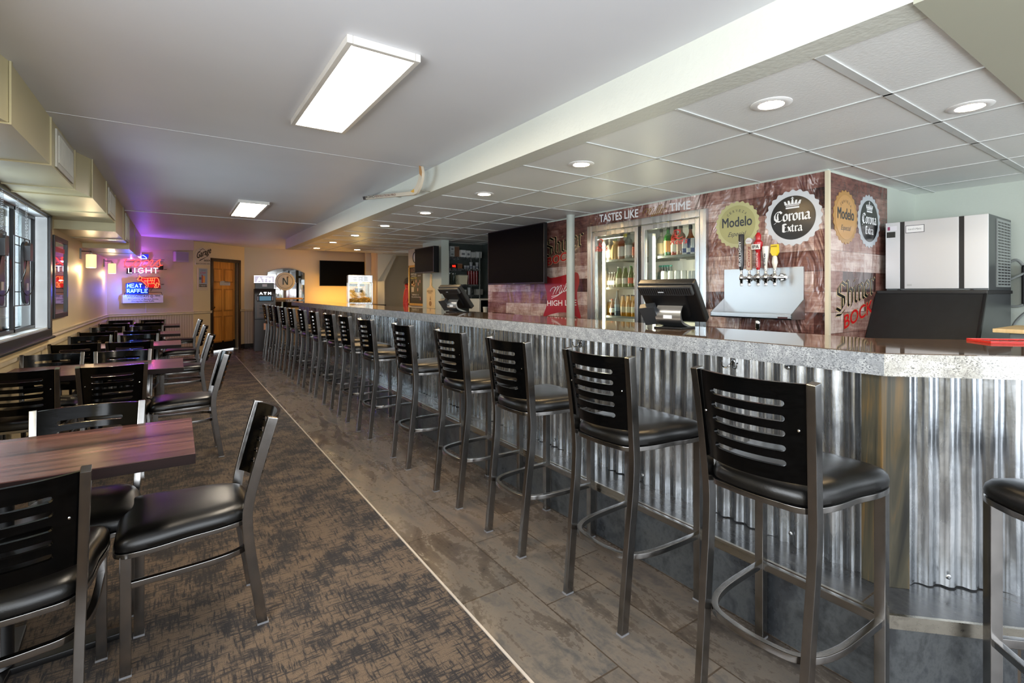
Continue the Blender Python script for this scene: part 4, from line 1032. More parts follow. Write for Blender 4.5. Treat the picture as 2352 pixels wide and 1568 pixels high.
# ------------------------------------------------------------------ beer taps
tp = empty('tap_station', (3.75, 2.12, 1.15), 0, 'stainless steel beer tap backsplash with drip tray under the tap handles', 'beer tap station')
m = MB(); m.box(3.812, 1.806, 1.15, 3.826, 2.444, 1.537); m.build('backsplash', M['stainh'], tp, bevel=.002)
m = MB(); m.box(3.63, 1.80, 1.148, 3.826, 2.45, 1.158); m.box(3.63, 1.80, 1.148, 3.638, 2.45, 1.186); m.build('drip_tray', M['stainh'], tp, bevel=.001)
for y in (1.80, 2.444):
    m = MB(); m.add([(3.63, y, 1.158), (3.82, y, 1.158), (3.82, y, 1.30), (3.63, y, 1.186), (3.63, y + .006, 1.158), (3.82, y + .006, 1.158), (3.82, y + .006, 1.30), (3.63, y + .006, 1.186)], [(0, 1, 2, 3), (7, 6, 5, 4), (0, 4, 5, 1), (1, 5, 6, 2), (2, 6, 7, 3), (3, 7, 4, 0)]); m.build('tray_side', M['stainh'], tp)
m = MB(); m.tube(smoothpath([(3.74, 2.11, 1.148), (3.74, 2.11, 1.06), (3.75, 2.08, 1.02), (3.80, 2.03, 1.0)], 5), .012, 10); m.build('drain_pipe', M['black'], tp, smooth=True)
m = MB(); m.lathe([(.017, 1.06), (.02, 1.07), (.02, 1.12), (.014, 1.148)], 14, T(3.74, 2.11, 0)); m.build('drain_coupling', M['chrome'], tp, smooth=True)
m = MB(); m.box(3.6285, 1.83, 1.155, 3.630, 1.90, 1.168); m.build('maker_plate', P('#3a1414'), tp)
HND = [(2.222, '#2b2c30', 'bud', .285, 'dark grey tap handle lettered BUD LIGHT, leftmost of the five'), (2.157, '#b79a80', 'coors', .255, 'tan tap handle with a round silver top, second from the left'), (2.085, '#b01c22', 'ipa', .285, 'red tap handle with a black and white IPA shield, middle of the five'),
       (2.026, '#dcdcd6', 'lite', .175, 'short white tap handle, fourth from the left'), (1.958, '#e3c81a', 'summer', .19, 'yellow topped tap handle, rightmost of the five')]
for y, colr, kind, h, lab in HND:
    t = empty('beer_tap', (3.70, y, 1.47), 0, lab, 'tap handle', 'row of beer tap handles')
    z0 = .05
    m = MB_local(); m.tube([(.112, 0, -.01), (0, 0, -.01)], .013, 12); m.lathe([(.030, 0), (.030, .01), (.022, .018)], 16, T(.112, 0, -.01) @ RY(R(-90)))
    m.build('shank', M['chrome'], t, smooth=True)
    m = MB_local(); m.lathe([(.008, -.075), (.012, -.07), (.011, -.03), (.017, -.022), (.017, .0), (.010, .012), (.008, .05)], 14); m.build('faucet', M['chrome'], t, smooth=True)
    m = MB_local()
    if kind == 'bud': m.lathe([(.012, z0), (.019, z0 + .04), (.022, z0 + h - .01), (.018, z0 + h)], 14)
    elif kind == 'coors': m.box(-.011, -.020, z0, .011, .020, z0 + h - .05)
    elif kind == 'ipa': m.lathe([(.012, z0), (.018, z0 + .03), (.017, z0 + .14), (.032, z0 + .17), (.034, z0 + .21), (.018, z0 + .23), (.022, z0 + h - .02), (.01, z0 + h)], 16)
    elif kind == 'lite': m.lathe([(.010, z0), (.013, z0 + .05), (.026, z0 + .15), (.027, z0 + h)], 16)
    else:
        m.lathe([(.008, z0), (.014, z0 + .02), (.021, z0 + .05), (.016, z0 + .09), (.010, z0 + .10)], 16)
    hb = m.build('handle_body', P(colr if kind != 'summer' else '#d8d6cc', .25), t, bevel=.003 if kind == 'coors' else 0, smooth=True)
    fr = Wall((-.024, 0, 0), (0, -1, 0))
    def vtext(txt, za, zb, hh, c, off, nm='lettering', **kw):
        m_ = MB_local(); X_ = Wall((-off, 0, 0), (0, -1, 0)).mat() @ RZ(R(90)); put_text(m_, X_, txt, za, zb, -hh / 2, hh, **kw); m_.build(nm, P(c, .3), t)
    if kind == 'bud': vtext('BUD LIGHT', z0 + .03, z0 + .23, .016, '#dfe2e6', .023, bold=.03)
    if kind == 'coors':
        m = MB_local(); m.lathe([(.027, 0), (.027, .02)], 20, T(.011, 0, z0 + h - .03) @ RY(R(-90))); m.build('round_top', P('#cfcfd2', .3), t, smooth=True)
        vtext('Coors', z0 + .02, z0 + h - .07, .024, '#8a1c1c', .0125, bold=.01, shear=.3)
        m_ = MB_local(); put_text(m_, Wall((-.0125, 0, 0), (0, -1, 0)).mat(), 'Coors', -.018, .018, z0 + h - .034, .010, shear=.3); m_.build('lettering', P('#8a1c1c'), t)
    if kind == 'ipa':
        m = MB_local(); m.box(-.037, -.034, z0 + .155, -.033, .034, z0 + .195); m.build('shield', P('#e4e2de'), t)
        m_ = MB_local(); put_text(m_, Wall((-.0385, 0, 0), (0, -1, 0)).mat(), 'IPA', -.026, .026, z0 + .162, .026, bold=.03); m_.build('lettering', P('#141414'), t)
        vtext('LAGUNITAS', z0 + .02, z0 + .13, .014, '#ece6e2', .0185, bold=.02)
    if kind == 'lite': vtext('Lite', z0 + .03, z0 + .12, .018, '#20242c', .024, bold=.02)
    if kind == 'summer':
        m = MB_local(); m.prism([(-.016, .10), (.016, .10), (.030, .125), (.027, .185), (-.027, .185), (-.030, .125)], -.01, .01, Wall((0, 0, 0), (0, -1, 0)).mat(0, .05, 0)); m.build('yellow_paddle', P('#e3c81a', .25), t, bevel=.003)
        m_ = MB_local(); put_text(m_, Wall((-.0125, 0, 0), (0, -1, 0)).mat(), 'SUMMER', -.022, .022, z0 + .165, .010, bold=.01); m_.build('lettering', P('#7a5a10'), t)

# ------------------------------------------------------------------ cash registers on the bar top
def register(loc, rz, lab):
    t = empty('cash_register', loc, rz, lab, 'cash register', 'touch-screen registers on the bar top')
    t.scale = (.86, .86, .86)
    A_ = T(0, .01, .185) @ RX(R(38))          # local z runs up the screen, leaning its top towards -y
    m = MB_local(); m.box(-.20, -.028, -.16, .20, .028, .165, A_); m.build('screen_casing', M['black'], t, bevel=.012, seg=3)
    m = MB_local(); m.box(-.175, .0275, -.13, .175, .030, .13, A_); m.build('screen', M['screen'], t)
    m = MB_local(); m.box(-.19, -.055, .085, .19, -.026, .155, A_); tp_ = m.build('vented_top', M['dgrey'], t, bevel=.008)
    m = MB_local()
    for k in range(24): m.box(-.18 + k * .0153, -.0565, .095, -.172 + k * .0153, -.0545, .145, A_)
    m.build('vent_slots', M['black'], tp_, kind='stuff')
    m = MB_local(); m.prism([(-.11, -.10), (.11, -.10), (.13, .09), (-.13, .09)], 0, .05, A_ @ RX(R(90)) @ Matrix.Identity(4)); m.build('rear_housing', M['black'], t, bevel=.006)
    m = MB_local(); m.box(-.205, -.10, -.11, -.10, -.05, .04, A_ @ RZ(R(12))); m.build('customer_display', M['dgrey'], t, bevel=.006)
    m = MB_local(); m.box(-.045, -.058, .112, -.005, -.0555, .118, A_); m.build('badge', P('#c9cbcf'), t)
    pr = [(.10, .002), (.06, .01), (-.02, .03), (-.055, .06), (-.06, .11), (-.03, .15), (-.02, .16), (-.045, .115), (-.04, .07), (-.01, .045), (.06, .022), (.10, .012)]
    pr = [p.to_2d() for p in smoothpath([(*q, 0) for q in pr], 4, True)]
    m = MB_local(); m.prism(pr, -.09, .09, Matrix(((0, 0, 1, 0), (1, 0, 0, 0), (0, 1, 0, 0), (0, 0, 0, 1)))); m.build('curved_stand', M['stainh'], t, smooth=True)
    m = MB_local(); m.box(-.10, -.07, 0, .10, .13, .012); m.build('base_plate', M['black'], t, bevel=.004)
    m = MB_local(); m.box(-.03, -.0635, .068, .03, -.0605, .09); m.build('white_sticker', P('#e6e6e6'), t)
    return t
register((2.36, 1.84, 1.14), R(-90 + 10), 'black touch-screen cash register in front of the cooler')
register((2.36, 4.52, 1.14), R(-90 + 10), 'black touch-screen cash register farther along, below the storage shelves')

# ------------------------------------------------------------------ ice machine
im = empty('ice_machine', (5.0, 1.3, 0), 0, 'stainless ice machine with black strips on a black-lidded bin', 'ice machine')
m = MB(); m.box(4.715, .994, 1.36, 5.31, 1.60, 1.90); m.build('machine_head', M['dsteel'], im, bevel=.004)
Wd = .606
for f0, f1 in ((0, .212), (.262, .795), (.845, 1.0)):
    m = MB(); m.box(4.70, .994 + f0 * Wd, 1.375, 4.716, .994 + f1 * Wd, 1.898); pn = m.build('front_panel', M['icepanel'], im, bevel=.002)
for f0, f1 in ((.212, .262), (.795, .845)):
    m = MB(); m.box(4.708, .994 + f0 * Wd, 1.375, 4.717, .994 + f1 * Wd, 1.898); m.build('black_strip', M['black'], im)
FW = Wall((4.6995, 1.60, 0), (0, -1, 0))
m = MB(); m.box(.135, 1.81, 0, .245, 1.86, .002, FW.mat()); b_ = m.build('name_plate', P('#e9eaea'), im)
m = MB(); m.box(.131, 1.806, -.0005, .249, 1.864, .001, FW.mat()); m.build('plate_border', P('#55585c'), im)
m = MB(); put_text(m, FW.mat(0, 0, .0025), 'Ice-O-Matic', .148, .232, 1.828, .014, shear=.25); m.build('lettering', P('#6b7074'), b_)
m = MB(); m.box(.012, 1.835, 0, .075, 1.87, .001, FW.mat()); m.build('service_sticker', P('#dcdbe2'), im)
m = MB(); m.box(.014, 1.838, .001, .03, 1.866, .0015, FW.mat()); m.build('sticker_logo', P('#8a3a5a'), im)
m = MB(); m.box(.008, 1.78, 0, .065, 1.825, .001, FW.mat()); m.build('black_sticker', P('#1a1b14'), im)
m = MB(); m.box(.14, 1.395, 0, .17, 1.41, .001, FW.mat()); m.build('small_label', P('#b9bcbc'), im)
m = MB(); m.box(4.90, .988, 1.385, 5.27, .994, 1.88); gr = m.build('side_grille', M['grey'], im)
m = MB()
for i in range(22):
    for j in range(4): m.box(4.925 + j * .085, .986, 1.40 + i * .0215, 4.985 + j * .085, .989, 1.409 + i * .0215)
m.build('louvre_slots', M['black'], gr, kind='stuff')
m = MB(); m.box(4.64, .985, 1.335, 5.31, 1.64, 1.36); m.build('black_collar', M['black'], im, bevel=.004)
m = MB(); m.prism([(4.66, 1.335), (5.31, 1.335), (5.31, .02), (4.50, .02), (4.50, .80), (4.44, .93)], -1.63, -.995, Matrix(((1, 0, 0, 0), (0, 0, -1, 0), (0, 1, 0, 0), (0, 0, 0, 1)))); m.build('storage_bin', M['dsteel'], im, bevel=.004)
m = MB(); m.prism([(4.655, 1.34), (4.63, 1.335), (4.395, .93), (4.425, .92)], -1.645, -.985, Matrix(((1, 0, 0, 0), (0, 0, -1, 0), (0, 1, 0, 0), (0, 0, 0, 1)))); ld = m.build('bin_lid', M['lid'], im, bevel=.006)
m = MB()
m.tube([(4.385, .992, .93), (4.628, .992, 1.335)], .012, 8); m.build('lid_edge', M['black'], ld, smooth=True)
m = MB(); m.lathe([(.009, 0), (.009, .012)], 10, T(4.70, 1.51, 1.363) @ RY(R(-90))); m.build('hinge_bolt', M['black'], im)
m = MB(); m.lathe([(.009, 0), (.009, .012)], 10, T(4.70, 1.08, 1.363) @ RY(R(-90))); m.build('hinge_bolt', M['black'], im)
# cables and box on the wall right of it
cb_ = empty('wall_box', (5.46, .80, 1.4), 0, 'black box on the right wall behind the ice machine with grey cables', 'electrical box')
m = MB(); m.box(5.42, .62, 1.24, 5.5, .962, 1.56); m.build('box', M['black'], cb_, bevel=.02)
for pts in (((5.45, .95, 1.55), (5.44, 1.0, 1.60), (5.44, 1.10, 1.50), (5.45, 1.2, 1.3)), ((5.44, .90, 1.52), (5.42, 1.00, 1.46), (5.42, 1.12, 1.38)), ((5.44, .90, 1.30), (5.43, .97, 1.24), (5.43, 1.05, 1.25), (5.44, 1.15, 1.35)), ((5.44, .93, 1.2), (5.44, 1.0, 1.10), (5.44, 1.05, .9))):
    m = MB(); m.tube(smoothpath(pts, 6), .010, 8); m.build('cable', M['grey'], cb_, smooth=True)
t = empty('cutting_board', (4.4, .62, 1.10), 0, 'pale wooden board on a grey stand at the right edge of the photo', 'wooden board')
m = MB(); m.box(4.15, .35, 1.10, 4.7, .86, 1.125); m.build('board', M['pine'], t, bevel=.005)
t = empty('grey_bin', (4.45, .6, 0), 0, 'grey stand under the pale wooden board behind the bar', 'stand')
m = MB(); m.box(4.22, .38, 0, 4.68, .80, 1.10); m.build('body', M['grey'], t, bevel=.01)
t = empty('bar_mat', (2.95, .45, 1.14), R(-45), 'red slotted plastic bar tray lying on the bar top at the right edge', 'bar tray')
m = MB_local(); m.box(-.24, -.07, 0, .24, .07, .005); m.box(-.24, -.07, .005, .24, -.064, .010); m.box(-.24, .064, .005, .24, .07, .010); m.box(-.24, -.064, .005, -.234, .064, .010); m.build('tray', M['red'], t, bevel=.002)
m = MB_local()
for k in range(12): m.box(-.20 + k * .034, -.05, .005, -.185 + k * .034, .05, .006)
m.build('slots', M['black'], t, kind='stuff')

# ------------------------------------------------------------------ storage recess
rk = empty('shelf_rack', (4.15, 7.77, 0), 0, 'grey wire storage rack in the dark recess left of the big television', 'shelf rack')
ZS = (1.956, 1.755, 1.48, 1.297)
for z in ZS:
    m = MB(); m.box(3.84, 7.605, z - .03, 4.47, 7.612, z - .026); m.box(3.84, 7.605, z - .005, 4.47, 7.612, z)
    for k in range(30): m.box(3.84 + k * .0215, 7.606, z - .03, 3.845 + k * .0215, 7.611, z)
    for k in range(12): m.box(3.84, 7.612 + k * .027, z - .004, 4.47, 7.616 + k * .027, z)
    m.box(3.84, 7.925, z - .03, 4.47, 7.932, z)
    m.build('wire_shelf', M['stain'], rk)
for x in (3.85, 4.46):
    for y in (7.615, 7.925):
        m = MB(); m.lathe([(.010, 0), (.010, 2.05)], 8, T(x, y, 0)); m.build('rack_post', M['grey'], rk, smooth=True)
def xs(px, y=7.65): k = px - 407; return k * .828 * y / (1370.3 - .561 * k)
def crate(name, cat, lab, px0, px1, z0, h, col, y0=7.63, y1=7.8, taper=0, group=None, prt=None):
    x0_, x1_ = xs(px0), xs(px1); t = empty(name, ((x0_ + x1_) / 2, (y0 + y1) / 2, z0), 0, lab, cat, group)
    m = MB(); tx = taper
    m.add([(x0_ + tx, y0 + tx, z0), (x1_ - tx, y0 + tx, z0), (x1_ - tx, y1 - tx, z0), (x0_ + tx, y1 - tx, z0), (x0_, y0, z0 + h), (x1_, y0, z0 + h), (x1_, y1, z0 + h), (x0_, y1, z0 + h)], [(0, 3, 2, 1), (4, 5, 6, 7), (0, 1, 5, 4), (1, 2, 6, 5), (2, 3, 7, 6), (3, 0, 4, 7)])
    m.build('body', P(col, .6), t, bevel=.003)
    if prt: m = MB(); m.box(x0_ + .02, y0 - .001, z0 + h * .3, x1_ - .02, y0, z0 + h * .6); m.build('printed_label', P(prt), t)
    else: m = MB(); m.box(x0_ + .002, y0 - .001, z0 + h - .012, x1_ - .002, y0, z0 + h - .006); m.build('lid_line', P('#8a8c8c'), t)
    return t
crate('small_box', 'box', 'small white box lying at the left end of the top rack shelf', 1032, 1042, ZS[0], .09, '#8f9595', prt='#5c6264')
crate('small_box', 'box', 'small white box stacked on another at the left end of the top rack shelf', 1032, 1042, ZS[0] + .091, .09, '#a1a6a6', prt='#5c6264')
crate('cardboard_box', 'box', 'brown cardboard box on the top rack shelf', 1044, 1056, ZS[0], .19, '#6b4c38', y0=7.68)
crate('filter_box', 'box', 'white printed box on the top rack shelf, left of its twin', 1056, 1068, ZS[0], .125, '#cfd2d2', prt='#70757a')
crate('filter_box', 'box', 'white printed box on the top rack shelf, right of its twin', 1069, 1079, ZS[0], .12, '#c9cccc', prt='#70757a')
crate('white_tub', 'tub', 'low white plastic tub on the top rack shelf', 1080, 1091, ZS[0], .10, '#bfc3c2', taper=.006)
crate('white_tub', 'tub', 'taller white plastic tub at the right end of the top rack shelf', 1092, 1105, ZS[0], .11, '#d4d7d6', taper=.004)
crate('digital_clock', 'clock', 'black digital clock with red digits on the second rack shelf', 1031, 1048, ZS[1], .08, '#151515', prt='#201010')
m = MB(); put_text(m, T(0, 0, 0) @ Wall((0, 7.628, 0), (1, 0, 0)).mat(), '8:12', xs(1037), xs(1044), ZS[1] + .025, .03, bold=.02); tag(m.build('red_digits', glow('red_digits', '#ff2010', 4)), 'glowing red digits on the face of the digital clock', 'clock digits')
crate('cardboard_box', 'box', 'brown cardboard box on the second rack shelf', 1051, 1062, ZS[1], .09, '#7d5436', y0=7.66)
for i, px in enumerate((1070, 1076, 1083, 1090, 1097)):
    t = empty('cup_stack', (xs(px), 7.68, ZS[1]), 0, 'stack of grey and white cups on the second rack shelf', 'cups', 'cup stacks on the second rack shelf')
    h = (.06, .06, .12, .06, .12)[i]; m = MB_local(); m.lathe([(.022, 0), (.03, h * .5), (.024, h * .5 + .002), (.031, h)], 14); m.build('cups', P('#9ba1a8'), t, smooth=True)
    m = MB_local(); m.lathe([(.0265, h * .2), (.0285, h * .4)], 14); m.build('printed_band', P('#4a5566'), t, smooth=True)
for i, px in enumerate((1035, 1043)):
    t = empty('glass_pitcher', (xs(px), 7.70, ZS[2]), 0, ['clear glass pitcher at the left end of the third rack shelf', 'second clear glass pitcher, beside the cream bucket'][i], 'pitcher')
    m = MB_local(); m.lathe([(.03, 0), (.042, .02), (.045, .20)], 16); m.build('jug', M['glass'], t, smooth=True)
    m = MB_local(); m.tube(smoothpath([(.045, 0, .18), (.08, 0, .16), (.08, 0, .08), (.045, 0, .05)], 4), .005, 8); m.build('handle', M['glass'], t, smooth=True)
crate('cream_bucket', 'bucket', 'cream square bucket on the third rack shelf beside the red cups', 1053, 1073, ZS[2], .165, '#c9c7ae', taper=.012)
for i, px in enumerate((1076, 1082, 1088, 1094)):
    t = empty('red_cup_stack', (xs(px, 7.75), 7.75, ZS[2]), 0, 'tall stack of dark red tumblers on the third rack shelf', 'cups', 'red tumbler stacks on the third rack shelf')
    m = MB_local(); m.lathe([(.022, 0), (.030, .20), (.031, .24 + .01 * (i % 2))], 14); m.build('tumblers', P('#6d1517', .25), t, smooth=True)
    m = MB_local(); m.lathe([(.032, .20), (.032, .206)], 14); m.build('rim', P('#8f2a26'), t, smooth=True)
for i, px in enumerate((1038, 1047, 1061, 1070, 1080)):
    t = empty('mug', (xs(px), 7.70, ZS[3]), 0, 'grey mug on the lowest visible rack shelf', 'mug', 'mugs on the lowest visible rack shelf')
    h = (.12, .10, .14, .09, .13)[i]; m = MB_local(); m.lathe([(.03, 0), (.035, h)], 16); m.build('cup', P(('#7d8383', '#6a6f70', '#989c98', '#a0a5a2', '#8f9698')[i]), t, smooth=True)
    m = MB_local(); m.tube(smoothpath([(.034, 0, h * .85), (.06, 0, h * .7), (.058, 0, h * .3), (.032, 0, h * .15)], 4), .004, 8); m.build('handle', M['grey'], t, smooth=True)
crate('paper_box', 'box', 'tall pale box at the right end of the lowest visible rack shelf', 1097, 1107, ZS[3] - .28 + .28, .10, '#8b8f8c')
ctr = MB(); ctr.box(3.95, 7.0, 0, 4.69, 7.55, .985); tag(ctr.build('back_cabinet', M['dgrey'], bevel=.005), 'dark low cabinet under the microwave in the storage recess', 'cabinet')
t = empty('microwave', (4.4, 7.3, .985), 0, 'white and black microwave below the storage rack', 'microwave')
m = MB(); m.box(4.15, 7.10, .985, 4.62, 7.45, 1.235); m.build('casing', M['offwhite'], t, bevel=.006)
m = MB(); m.box(4.18, 7.095, 1.01, 4.48, 7.10, 1.21); m.build('door_window', M['screen'], t)
m = MB(); m.box(4.50, 7.095, 1.0, 4.61, 7.10, 1.22); m.build('control_panel', M['dgrey'], t)
m = MB(); m.box(4.485, 7.08, 1.02, 4.497, 7.092, 1.20); m.build('door_handle', M['stain'], t)
t = empty('desk_fan', (4.35, 6.85, .95), 0, 'small round black fan standing in front of the microwave', 'fan')
m = MB_local(); m.lathe([(.07, -.02), (.085, 0), (.07, .025), (.02, .035)], 24, T(0, 0, .13) @ RZ(R(35)) @ RX(R(90))); m.build('fan_cage', M['dgrey'], t, smooth=True)
m = MB_local(); m.lathe([(.05, 0), (.045, .01), (.012, .02), (.012, .08)], 16); m.build('fan_stand', M['black'], t, smooth=True)
m = MB(); m.box(4.0, 6.70, 0, 4.65, 6.98, .95); tag(m.build('low_shelf', M['dgrey'], bevel=.005), 'dark ledge in front of the microwave cabinet', 'ledge')
t = empty('paper_cup', (4.12, 6.85, .95), 0, 'white cup beside the black fan in the storage recess', 'cup')
m = MB_local(); m.lathe([(.03, 0), (.042, .15)], 18); m.build('cup', M['offwhite'], t, smooth=True)
m = MB_local(); m.lathe([(.043, .145), (.044, .155), (.04, .158)], 18); m.build('rim', M['white'], t, smooth=True)

# ------------------------------------------------------------------ clock, chalkboard, paddle, jacket
t = empty('wall_clock', (3.98, 9.0, 2.0), 0, 'round black-rimmed wall clock half hidden behind the small television', 'clock')
a, b = WD.uv(956, 591); X = WD.mat(a, b, 0)
m = MB(); m.lathe([(.115, 0), (.115, .03), (.10, .035), (.097, .02), (.097, 0)], 32, X, ring=True); m.build('rim', M['black'], t, smooth=True)
m = MB(); m.lathe([(0, .018), (.10, .018), (.10, .021), (0, .021)], 32, X); m.build('dial', P('#dfe2e4'), t)
m = MB(); m.box(-.004, 0, .022, .004, .06, .024, X); m.build('clock_hand', M['black'], t); m = MB(); m.box(0, -.004, .022, .075, .004, .024, X); m.build('clock_hand', M['black'], t)
a0, b1 = WD.uv(941, 610); a1 = 1.44; b0 = WD.uv(941.5, 700.7)[1]
t = empty('chalkboard', (4.0, 9.0, b0), 0, 'menu chalkboard in a pine frame left of the pillar', 'chalkboard'); X = WD.mat()
m = MB(); m.box(a0 + .04, b0 + .04, 0, a1 - .04, b1 - .04, .012, X); m.build('board', M['chalk'], t)
for b in ((a0, b0, 0, a0 + .045, b1, .03), (a1 - .045, b0, 0, a1, b1, .03), (a0, b0, 0, a1, b0 + .045, .03), (a0, b1 - .045, 0, a1, b1, .03)): m = MB(); m.box(*b, X); m.build('frame_rail', M['pineb'], t, bevel=.003)
def wr(txt, p0, p1, hpx, col, **kw):
    q0, z0 = WD.uv(*p0); q1, _ = WD.uv(*p1); m = MB(); put_text(m, WD.mat(0, 0, .0135), txt, q0, q1, z0, abs(WD.uv(p0[0], p0[1] - hpx)[1] - z0), **kw); m.build('chalk_writing', P(col), t)
wr('BOTTLE', (945, 625), (972, 624), 8, '#6d2a20'); wr('SPORTS BAR', (945, 632), (958, 632), 4, '#cfcfcf', bold=.01); wr('GARAGE', (946, 636), (957, 636), 3, '#b9b9b9'); wr('Burger Deal', (945, 640), (958, 640), 3.2, '#d8c21e')
wr('Specials', (961, 634), (968, 634), 3, '#cfc8d8'); wr('WINGS 12', (948, 678), (963, 678), 3, '#cfcfcf'); wr('10 pc with fries & slaw', (947, 683), (968, 683), 3, '#cfcfcf')
m = MB()
for (px, py, r_) in ((949, 651, 2), (953, 654, 1.5), (950, 647, 1)):
    q, z = WD.uv(px, py); m.add([(q + .035 * r_ * math.cos(k * 1.2566 * 2), z + .035 * r_ * math.sin(k * 1.2566 * 2), .0135) for k in range(5)], [(0, 1, 2, 3, 4)], X)
m.build('chalk_drawing', P('#c8561e'), t)
m = MB(); q, z = WD.uv(949, 664)
for k in range(4): m.box(q - .06, z - .05 + k * .025, .013, q + .07, z - .038 + k * .025, .014, X)
m.build('chalk_drawing', P('#b9a9a9'), t)
m = MB()
for k, (px, py) in enumerate(((957, 645), (961, 665), (967, 686), (962, 652), (966, 646))): q, z = WD.uv(px, py); m.box(q - .015, z - .03, .013, q + .015, z + .03, .014, X)
m.build('chalk_drawing', P('#a8566a'), t)

t = empty('pizza_paddle', (3.67, 7.9, 1.1), 0, 'long-handled wooden pizza paddle hanging on the pillar', 'pizza paddle')
def tz(x, y): return (930 + x / 7.842, 540 + y / 7.842)
out = [(470, 700), (486, 695), (496, 705), (494, 905), (512, 940), (545, 965), (552, 990), (552, 1315), (548, 1322), (415, 1312), (410, 1300), (410, 985), (420, 960), (452, 935), (466, 900)]
pp = [WT.uv(*tz(*q)) for q in out]
m = MB(); m.prism(pp, .004, .02, WT.mat()); m.build('paddle_blade', M['pine'], t, bevel=.002)
m = MB()
def wt(txt, p0, p1, h): q0, z0 = WT.uv(*tz(*p0)); q1, _ = WT.uv(*tz(*p1)); put_text(m, WT.mat(0, 0, .0212), txt, q0, q1, z0, h / 7.842 * 8.2 / FPX, bold=.02)
wt('HEGGIES', (418, 1025), (524, 1025), 38); wt('PIZZA', (442, 1052), (500, 1052), 24)
m.build('burnt_lettering', P('#8a6234'), t)
m = MB(); q, z = WT.uv(*tz(478, 1230)); m.add([(q + .055 * math.cos(i * PI / 8), z + .045 * math.sin(i * PI / 8), .0212) for i in range(16)], [tuple(range(16))], WT.mat()); m.add([(q - .03, z + .06, .0212), (q + .03, z + .06, .0212), (q, z + .14, .0212)], [(0, 1, 2)], WT.mat()); m.build('burnt_mark', P('#9a7140'), t)
t = empty('hanging_jacket', (4.02, 9.92, 1.2), 0, 'bright red jacket with a dark cap hanging by the stair opening', 'jacket')
m = MB(); m.tube(smoothpath([(4.16, 10.0, .75), (4.15, 10.0, 1.0), (4.15, 10.0, 1.25), (4.13, 9.98, 1.45), (4.1, 9.96, 1.52)], 6), .11, 14); m.build('red_cloth', P('#d8493c', .8), t, smooth=True)
m = MB(); m.tube(smoothpath([(4.05, 10.0, .9), (4.02, 10.0, 1.15), (4.05, 9.98, 1.40)], 6), .05, 12); m.build('sleeve', P('#c23f34', .8), t, smooth=True)
m = MB(); m.lathe([(.13, 0), (.12, .02), (.10, .09), (.04, .13), (0, .135)], 18, T(4.1, 9.97, 1.53)); m.build('cap', P('#33302e', .8), t, smooth=True)

# ------------------------------------------------------------------ return counter and popcorn machine
m = MB(); m.box(2.63, 10.75, 0, 3.84, 11.55, 1.04); o = m.build('back_counter', M['blackm']); tag(o, 'dark counter at the far end of the bar under the popcorn machine', 'counter')
m2 = MB(); m2.box(2.62, 10.72, 1.04, 3.86, 11.6, 1.065); m2.build('counter_slab', M['black'], o, bevel=.004)
pc = empty('popcorn_machine', (3.40, 11.15, 1.065), R(-12), 'lit stainless popcorn machine with glass sides at the far end of the bar', 'popcorn machine')
L_ = MB_local
m = L_(); m.box(-.26, -.22, 0, .26, .22, .05); m.build('base', M['stain'], pc, bevel=.006)
m = L_(); m.box(-.26, -.22, .49, .26, .22, .655); hd = m.build('hood', M['stain'], pc, bevel=.008)
m = L_()
for i in range(4):
    for j in range(3): m.box(-.16 + j * .12, -.222, .53 + i * .025, -.08 + j * .12, -.219, .536 + i * .025)
m.build('hood_slots', M['dgrey'], hd, kind='stuff')
for x in (-.25, .25):
    for y in (-.21, .21): m = L_(); m.box(x - .011, y - .011, .05, x + .011, y + .011, .49); m.build('corner_post', M['stain'], pc)
for b in ((-.24, -.214, .05, .24, -.21, .49), (-.254, -.2, .05, -.25, .2, .49), (.25, -.2, .05, .254, .2, .49)): m = L_(); m.box(*b); m.build('glass_pane', M['glass'], pc)
m = L_(); m.box(-.24, .205, .05, .24, .21, .49); m.build('glass_pane', M['glass'], pc)
m = L_(); m.lathe([(.06, 0), (.085, .01), (.09, .10), (.03, .12)], 20, T(-.02, 0, .27)); k_ = m.build('kettle', M['stain'], pc, smooth=True)
m = L_(); m.tube([(-.02, 0, .39), (-.02, 0, .49)], .008, 8); m.build('kettle_rod', M['chrome'], k_)
m = L_(); m.tube(smoothpath([(-.10, -.05, .3), (-.16, -.1, .25), (-.12, -.14, .2), (0, -.14, .17)], 4), .005, 6); m.build('kettle_handle', M['black'], k_, smooth=True)
m = L_(); m.box(-.2, -.15, .475, .2, .15, .488); m.build('heat_lamp', glow('popcorn_lamp', '#ffbe5c', 2.5), pc)
d_ = bpy.data.lights.new('popcorn_lamp', 'POINT'); d_.energy = 9; d_.color = (1, .60, .20); d_.shadow_soft_size = .03
o_ = bpy.data.objects.new('popcorn_lamp', d_); COL.objects.link(o_); o_.location = (3.40, 11.12, 1.50)
m = L_(); rn = random.Random(9)
for i in range(330):
    x, y = rn.uniform(-.23, .23), rn.uniform(-.19, .19); h = .05 + max(0, (.12 * (.5 + .5 * math.sin((x + .3) * 5))) * rn.uniform(0, 1)); r_ = rn.uniform(.010, .016)
    m.add([(x + r_ * a_, y + r_ * b_, h + r_ * c_) for a_, b_, c_ in ((1, 0, 0), (-1, 0, 0), (0, 1, 0), (0, -1, 0), (0, 0, 1), (0, 0, -1))], [(0, 2, 4), (2, 1, 4), (1, 3, 4), (3, 0, 4), (2, 0, 5), (1, 2, 5), (3, 1, 5), (0, 3, 5)])
tag(m.build('popcorn', P('#d9b860', .8), pc, smooth=True), kind='stuff')

